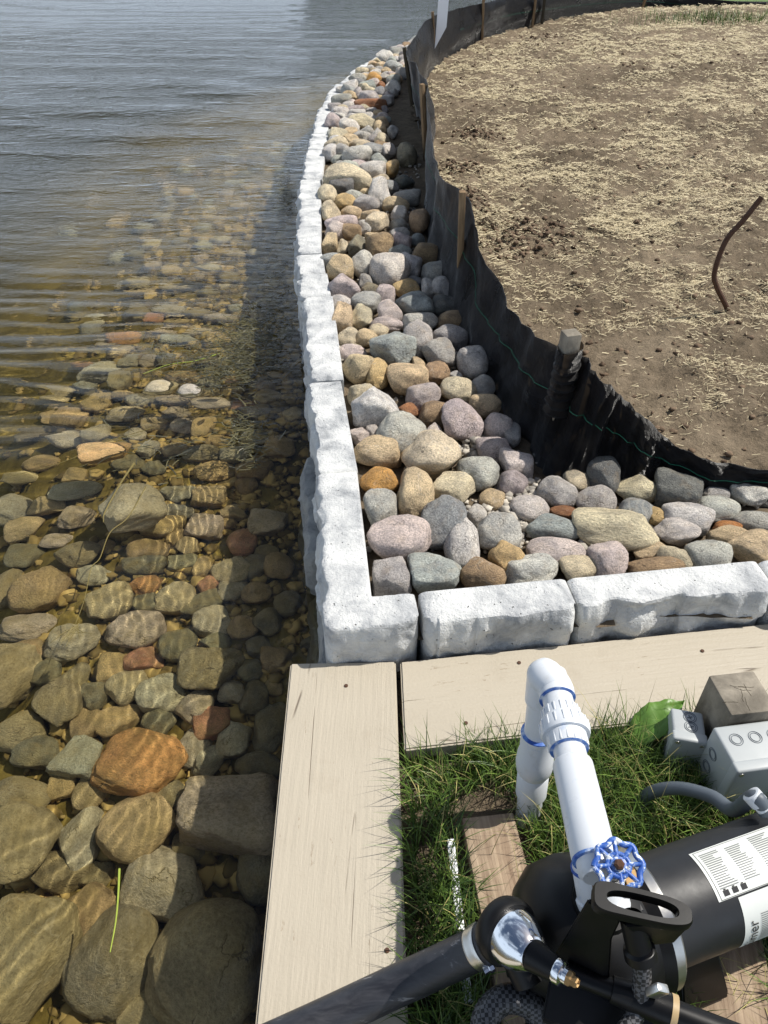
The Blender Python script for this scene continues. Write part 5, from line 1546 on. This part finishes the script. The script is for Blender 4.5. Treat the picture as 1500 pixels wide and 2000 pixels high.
# chrome float and its black arm
gauge = tag(empty('chrome_fitting', at(1010, 1830, .2)), 'chrome dome fitting with a black rubber ring beside the hose clamp', 'fitting')
g0, g1 = at(985, 1815, .25), at(1045, 1868, .285); gd = (g1 - g0); gl = gd.length
bm = bmesh.new(); add_lathe(bm, g0, gd, [(-.012, .030), (-.010, .044), (.0, .0475), (.012, .0475), (.017, .044), (.017, .03)], 40); under(part('rubber_ring', bm, M['black_plastic'], None), gauge)
bm = bmesh.new(); add_lathe(bm, g0 + gd.normalized() * .014, gd, [(0, .0395), (.010, .0400), (.022, .038), (.034, .0335), (.044, .027), (.050, .023), (.052, .020)], 40); under(part('chrome_dome', bm, M['chrome'], None), gauge)
g2 = at(1108, 1908, .30); sd = g2 - g1
bm = bmesh.new(); add_lathe(bm, g1 - sd * .1, sd, [(0, .0215), (sd.length * .75, .0165), (sd.length * .8, .013)], 30); under(part('sleeve', bm, M['black_plastic'], None), gauge)
bm = bmesh.new(); add_lathe(bm, g1 + sd * .66, sd, [(0, .0165), (.003, .0172), (.010, .0165), (.012, .011), (.018, .011)], 24); under(part('ferrule', bm, M['chrome'], None), gauge)
bm = bmesh.new(); add_lathe(bm, g1 + sd * .92, sd, [(0, .0105), (.010, .0105), (.012, .0075), (.018, .0075), (.020, .0055), (.016, .004)], 6); under(part('brass_tip', bm, M['brass'], None), gauge)
bm = bmesh.new(); add_box(bm, at(978, 1790, .225), (.018, .022, .030), Matrix.Rotation(.6, 3, 'Z'), bevel=.003); under(part('lug', bm, M['steel'], None), gauge)
lance = tag(empty('black_lance', at(1250, 1950, .3)), 'black tube with a tan collar running to the bottom right over the pump', 'tube')
la, lb = at(1105, 1897, .262), at(1450, 2030, .262)
bm = bmesh.new(); add_sweep(bm, [la, la.lerp(lb, .28)], .0135, 20); add_sweep(bm, [la.lerp(lb, .27), la.lerp(lb, .60)], [.017, .0215], 22); add_sweep(bm, [la.lerp(lb, .6), lb], .0165, 20)
under(part('barrel', bm, M['black_plastic'], None), lance)
bm = bmesh.new(); add_sweep(bm, [la.lerp(lb, .60), la.lerp(lb, .635)], .0222, 22); under(part('collar', bm, M['sticker_tan'] if 'sticker_tan' in M else plain('tan_collar', srgb(176, 152, 112), .5), None), lance)
bm = bmesh.new(); add_box(bm, at(1283, 1935, .30), (.020, .012, .026), Matrix.Rotation(.5, 3, 'Y'), bevel=.003); under(part('trigger_clip', bm, M['steel'], None), lance)

# suction hose with worm clamp
hose = tag(empty('suction_hose', at(760, 1925, .0)), 'thick black scuffed suction hose crossing the painted plank to the pump', 'hose')
rubber = NT('scuffed_hose'); k = rubber.noise(rubber.coord(scale=(4, 18, 18)), 3.5, 7, .7, .5)
M['scuffed'] = rubber.done(rubber.ramp(k, [(.42, srgb(36, 37, 42)), (.62, srgb(52, 53, 58)), (.70, srgb(132, 132, 134))]), rubber.ramp(k, [(.3, (.30,) * 3), (.7, (.55,) * 3)]), rubber.bump(k, .3, .003), spec=.5)
hz = [at(430, 2085, .03), at(620, 1998, .034), at(760, 1932, .055), at(860, 1886, .095), at(945, 1846, .15), at(985, 1828, .19)]
bm = bmesh.new(); add_sweep(bm, curve_pts(hz, 10), .0305, 30); under(part('hose', bm, M['scuffed'], None), hose)
ca, cb = at(930, 1853, .138), at(953, 1842, .156); cd = (cb - ca).normalized()
bm = bmesh.new(); add_lathe(bm, ca, cd, [(0, .0305), (0, .0325), (.004, .0335), (.009, .0325), (.013, .0338), (.020, .0325), (.020, .0305)], 36); under(part('clamp_band', bm, M['steel'], None), hose)
for u, v, z in ((948, 1797, .175), (955, 1890, .15)):
    bm = bmesh.new(); c = at(u, v, z); add_lathe(bm, c - Vector((.008, .006, 0)), (1, .5, .15), [(0, .005), (.008, .005), (.009, .0075), (.016, .0075), (.018, .004)], 8); under(part('clamp_screw', bm, M['chrome'], None), hose)
bm = bmesh.new(); j0 = at(985, 1828, .19); j1 = ap(-.255, .035, .03); add_sweep(bm, curve_pts([j0, j0.lerp(j1, .5) + Vector((0, 0, .01)), j1], 5), .026, 24); under(part('hose_barb', bm, M['black_plastic'], None), hose)

# ------------------------------------------------------------------ post and electrical boxes
pc = at(1440, 1352, .14)
post = empty('wood_post', (pc.x, pc.y, -.1)); tag(post, 'weathered square wooden post behind the grey electrical boxes', 'post')
bm = bmesh.new(); add_box(bm, (pc.x + .012, pc.y + .0, .02), (.10, .10, .24), Matrix.Rotation(R(7), 3, 'Z'), bevel=.004); under(part('shaft', bm, M['post_wood'], None), post)
bm = bmesh.new(); rgc = random.Random(9)
for k in range(7):
    x0, y0, a0 = pc.x + rgc.uniform(-.025, .045), pc.y + rgc.uniform(-.03, .03), rgc.uniform(-.3, .3) + (1.57 if k % 3 == 0 else 0)
    add_sweep(bm, [(x0 + q * .008 * math.cos(a0) + rgc.gauss(0, .0008), y0 + q * .008 * math.sin(a0) + rgc.gauss(0, .0008), .1399) for q in range(-2, 3)], .0006, 5)
under(part('end_grain_crack', bm, M['sea_wood'], None), post)
def ebox(name, c, size, rot, label, rings_top, rings_side, lid):
    root = tag(empty(name, (c[0], c[1], c[2] - size[2] / 2)), label, 'electrical box', 'grey electrical boxes on the post')
    rm = Matrix.Rotation(rot, 3, 'Z')
    def w(x, y, z): return Vector(c) + rm @ Vector((x, y, z))
    bm = bmesh.new(); add_box(bm, c, size, rm, bevel=.006, seg=3); o = part('housing', bm, M['grey_box'], None); under(o, root)
    bm = bmesh.new(); add_box(bm, w(0, -size[1] / 2 - .006, 0), (size[0] + .004, .024, size[2] + .004), rm, bevel=.005, seg=3); lid_o = under(part('lid', bm, M['grey_box'], None), root)
    for x, y in rings_top:
        for r in (.013, .0095):
            bm = bmesh.new()
            add_sweep(bm, [w(x + r * math.cos(a), y + r * math.sin(a), size[2] / 2 + .0006) for a in [2 * math.pi * k / 28 for k in range(29)]], .0007, 6, cap=False)
            sub(part('knockout_ring', bm, M['box_mark'], None), o)
    for y, z in rings_side:
        for r in (.013, .0095):
            bm = bmesh.new()
            add_sweep(bm, [w(-size[0] / 2 - .0006, y + r * math.cos(a), z + r * math.sin(a)) for a in [2 * math.pi * k / 28 for k in range(29)]], .0007, 6, cap=False)
            sub(part('knockout_ring', bm, M['box_mark'], None), o)
    for sx in (-1, 1):
        for sz in (-1, 1):
            bm = bmesh.new(); add_lathe(bm, w(sx * (size[0] / 2 - .009), -size[1] / 2 - .0185, sz * (size[2] / 2 - .009)), rm @ Vector((0, -1, 0)), [(0, .0042), (.0012, .0042), (.0016, .003)], 14)
            sub(part('screw', bm, M['steel'], None), lid_o)
    return root, w
bx_c = at(1462, 1425, .105)
big, wb = ebox('electrical_box', (bx_c.x + .03, bx_c.y - .028, .042), (.20, .085, .145), R(8), 'large grey electrical box with round knockouts in front of the post', [(-.068, .008), (-.028, .008), (.012, .008), (.052, .008)], [(.012, .022), (.012, -.022)], True)
sm_c = at(1340, 1405, .062)
small, ws = ebox('electrical_box', (sm_c.x + .003, sm_c.y - .006, .012), (.066, .062, .10), R(-12), 'small grey electrical box with plus-marked knockouts left of the post', [(.004, .012), (.004, -.012)], [], True)
for yy in (.012, -.012):
    bm = bmesh.new()
    for a in (0, 90):
        add_box(bm, ws(.004, yy, .0509), (.011, .0016, .0012), Matrix.Rotation(R(a - 12 + 20), 3, 'Z'))
    under(part('cross_mark', bm, M['box_mark'], None), small)
cond = tag(empty('conduit', at(1300, 1580, -.04)), 'curved grey flexible conduit looping from the grass into the motor', 'conduit')
jb = ap(.215, -.055, .085)
cc = [at(1240, 1600, -.06), at(1252, 1565, -.02), at(1280, 1545, .03), at(1330, 1540, .075), at(1390, 1556, .11), at(1432, 1582, .14), jb + Vector((-.02, .015, .02)), jb]
cv = curve_pts(cc, 12)
bm = bmesh.new(); add_sweep(bm, cv, [.0125 * (1 + .035 * (i % 2)) for i in range(len(cv))], 16); under(part('tube', bm, M['conduit'], None, True, 60), cond)
bm = bmesh.new(); add_lathe(bm, jb - Vector((.022, -.016, -.022)), (jb - cv[-14]), [(-.006, .013), (-.005, .0155), (.014, .0155), (.016, .013), (.026, .013)], 20); under(part('connector', bm, M['pvc'], None), cond)

# broad leaf by the board
def leaf(tip_u, tip_v, base_u, base_v, z0, z1, wid, label):
    a, b = at(base_u, base_v, z0), at(tip_u, tip_v, z1)
    d = (b - a); n = d.normalized(); side = n.cross(UP).normalized()
    bm = bmesh.new(); rows = []
    NL = 18
    for i in range(NL + 1):
        f = i / NL; w = wid * math.sin(math.pi * min(1, f * .96 + .04) ** .75) * (1 + .06 * (i % 2))
        c = a + d * f + UP * (.020 * math.sin(math.pi * f))
        rows.append([bm.verts.new(c + side * w * s + UP * (abs(s) * .012 + .004 * math.sin(f * 22 + s * 3))) for s in (-1, -.5, 0, .5, 1)])
    for r0, r1 in zip(rows, rows[1:]):
        for k in range(4): bm.faces.new((r0[k], r0[k + 1], r1[k + 1], r1[k]))
    o = part('leaf', bm, M['leaf'], None, True, 80)
    so = o.modifiers.new('leaf thickness', 'SOLIDIFY'); so.thickness = .0008
    return tag(o, label, 'leaf')
leaf(1335, 1374, 1228, 1455, -.03, .03, .036, 'broad green toothed leaf lying against the painted plank')
# white plastic strip half buried in the grass
bm = bmesh.new(); a, b = at(880, 1640, -.03), at(915, 1960, -.03); d = b - a
add_box(bm, (a + b) / 2, (.015, d.length, .010), Matrix.Rotation(math.atan2(d.y, d.x) - R(90), 3, 'Z'), bevel=.002)
tag(part('plastic_strip', bm, M['white_paint'], None), 'narrow white plastic strip half hidden in the grass beside the plank', 'strip')

# ------------------------------------------------------------------ grass
rg = np.random.default_rng(77)
def blades(name, X, Y, Z, L, W, ang, lean, mat, label, cat):
    n = len(X); K = 4
    V = np.zeros((n, 2 * K + 1, 3))
    for k in range(K + 1):
        f = k / K
        out = L * lean * f ** 1.8; up = L * f * np.sqrt(np.clip(1 - (lean * .62 * f) ** 2, .05, 1))
        cx, cy, cz = X + np.cos(ang) * out, Y + np.sin(ang) * out, Z + up * (1 - .45 * np.clip(lean - .5, 0, 1) * f)
        wd = W * (1 - f) ** .6
        if k < K:
            V[:, 2 * k] = np.stack([cx - np.sin(ang) * wd, cy + np.cos(ang) * wd, cz], -1)
            V[:, 2 * k + 1] = np.stack([cx + np.sin(ang) * wd, cy - np.cos(ang) * wd, cz + wd * .5], -1)
        else: V[:, 2 * K] = np.stack([cx, cy, cz], -1)
    b = (np.arange(n) * (2 * K + 1))[:, None]
    T = []
    for k in range(K - 1):
        T += [b + np.array([[2 * k, 2 * k + 1, 2 * k + 3]]), b + np.array([[2 * k, 2 * k + 3, 2 * k + 2]])]
    T.append(b + np.array([[2 * K - 2, 2 * K - 1, 2 * K]]))
    o = link(name, mesh_quads(name, V.reshape(-1, 3), np.concatenate(T)), M[mat])
    return tag(o, label, cat, kind='stuff')
lawn_poly = [(.052, .885), (1.25, 1.03), (1.7, 1.1), (1.7, -.2), (.075, -.2)]
n = 40000
X = rg.uniform(.05, 1.6, n * 2); Y = rg.uniform(-.2, 1.08, n * 2)
tuft = fbm(X * 16, Y * 16, 3, 70)
ok = poly_mask(X, Y, lawn_poly) & (rg.random(n * 2) < np.clip(tuft * 2.0 - .3, .25, 1))
ctr = [at(952, 1592, -.03), at(1066, 2080, -.03)]
def near_line(X, Y, a, b, w):
    d = np.array([b.x - a.x, b.y - a.y]); L2 = (d ** 2).sum()
    t = np.clip(((X - a.x) * d[0] + (Y - a.y) * d[1]) / L2, 0, 1)
    return np.hypot(X - a.x - t * d[0], Y - a.y - t * d[1]) < w
ok &= ~near_line(X, Y, ctr[0], ctr[1], .072)
ok &= ~near_line(X, Y, at(1392, 1700, -.03), at(1445, 2080, -.03), .072)
ok &= ~near_line(X, Y, ap(-.2), ap(.05), .075)
X, Y = X[ok], Y[ok]; n = len(X)
blades('grass', X, Y, np.full(n, -.062), rg.uniform(.035, .12, n) * (.7 + .6 * fbm(X * 7, Y * 7, 2, 71)), rg.uniform(.0008, .0021, n), rg.uniform(0, 6.28, n), rg.uniform(.2, .95, n), 'grass', 'green lawn grass growing around the pump between the boards', 'grass')
n = 420
t = rg.random(n)
X = np.where(rg.random(n) < .62, .056 + .012 * rg.random(n), .06 + t * .75); Y = np.where(X < .07, .88 - t * .95, .885 + (X - .05) * .125 - .012 * rg.random(n))
ang = np.where(X < .07, math.pi + rg.normal(0, .8, n), math.pi / 2 + rg.normal(0, .8, n))
blades('grass_fringe', X, Y, np.full(n, -.05), rg.uniform(.06, .13, n), rg.uniform(.0007, .0017, n), ang, rg.uniform(.3, .9, n), 'grass', 'long grass blades leaning over the edges of the painted planks', 'grass')
n = 260
X = rg.uniform(.2, 1.0, n); Y = rg.uniform(.55, .96, n)
blades('seed_stalks', X, Y, np.full(n, -.05), rg.uniform(.08, .19, n), rg.uniform(.0005, .0009, n), rg.uniform(0, 6.28, n), rg.uniform(.3, .9, n), 'dry_grass', 'thin pale seed stalks standing among the green grass', 'grass')
n = 2600
X = rg.uniform(.06, 1.5, n); Y = rg.uniform(-.1, 1.0, n); ok = poly_mask(X, Y, lawn_poly) & ~near_line(X, Y, ctr[0], ctr[1], .056); X, Y = X[ok], Y[ok]; n = len(X)
blades('dead_thatch', X, Y, np.full(n, -.05) + rg.uniform(0, .03, n), rg.uniform(.03, .09, n), rg.uniform(.0006, .0014, n), rg.uniform(0, 6.28, n), rg.uniform(.8, 1.3, n), 'dry_grass', 'dead tan thatch lying among the green grass blades', 'thatch')
# a little grass on the far soil
n = 900
p0 = at(1390, 55, .2)
X = rg.normal(p0.x, .5, n); Y = rg.normal(p0.y - .1, .25, n)
blades('sprouting_grass', X, Y, soil_z(X, Y), rg.uniform(.05, .13, n), rg.uniform(.002, .004, n), rg.uniform(0, 6.28, n), rg.uniform(.2, .9, n), 'grass', 'sparse new grass sprouting on the far bare soil', 'grass')
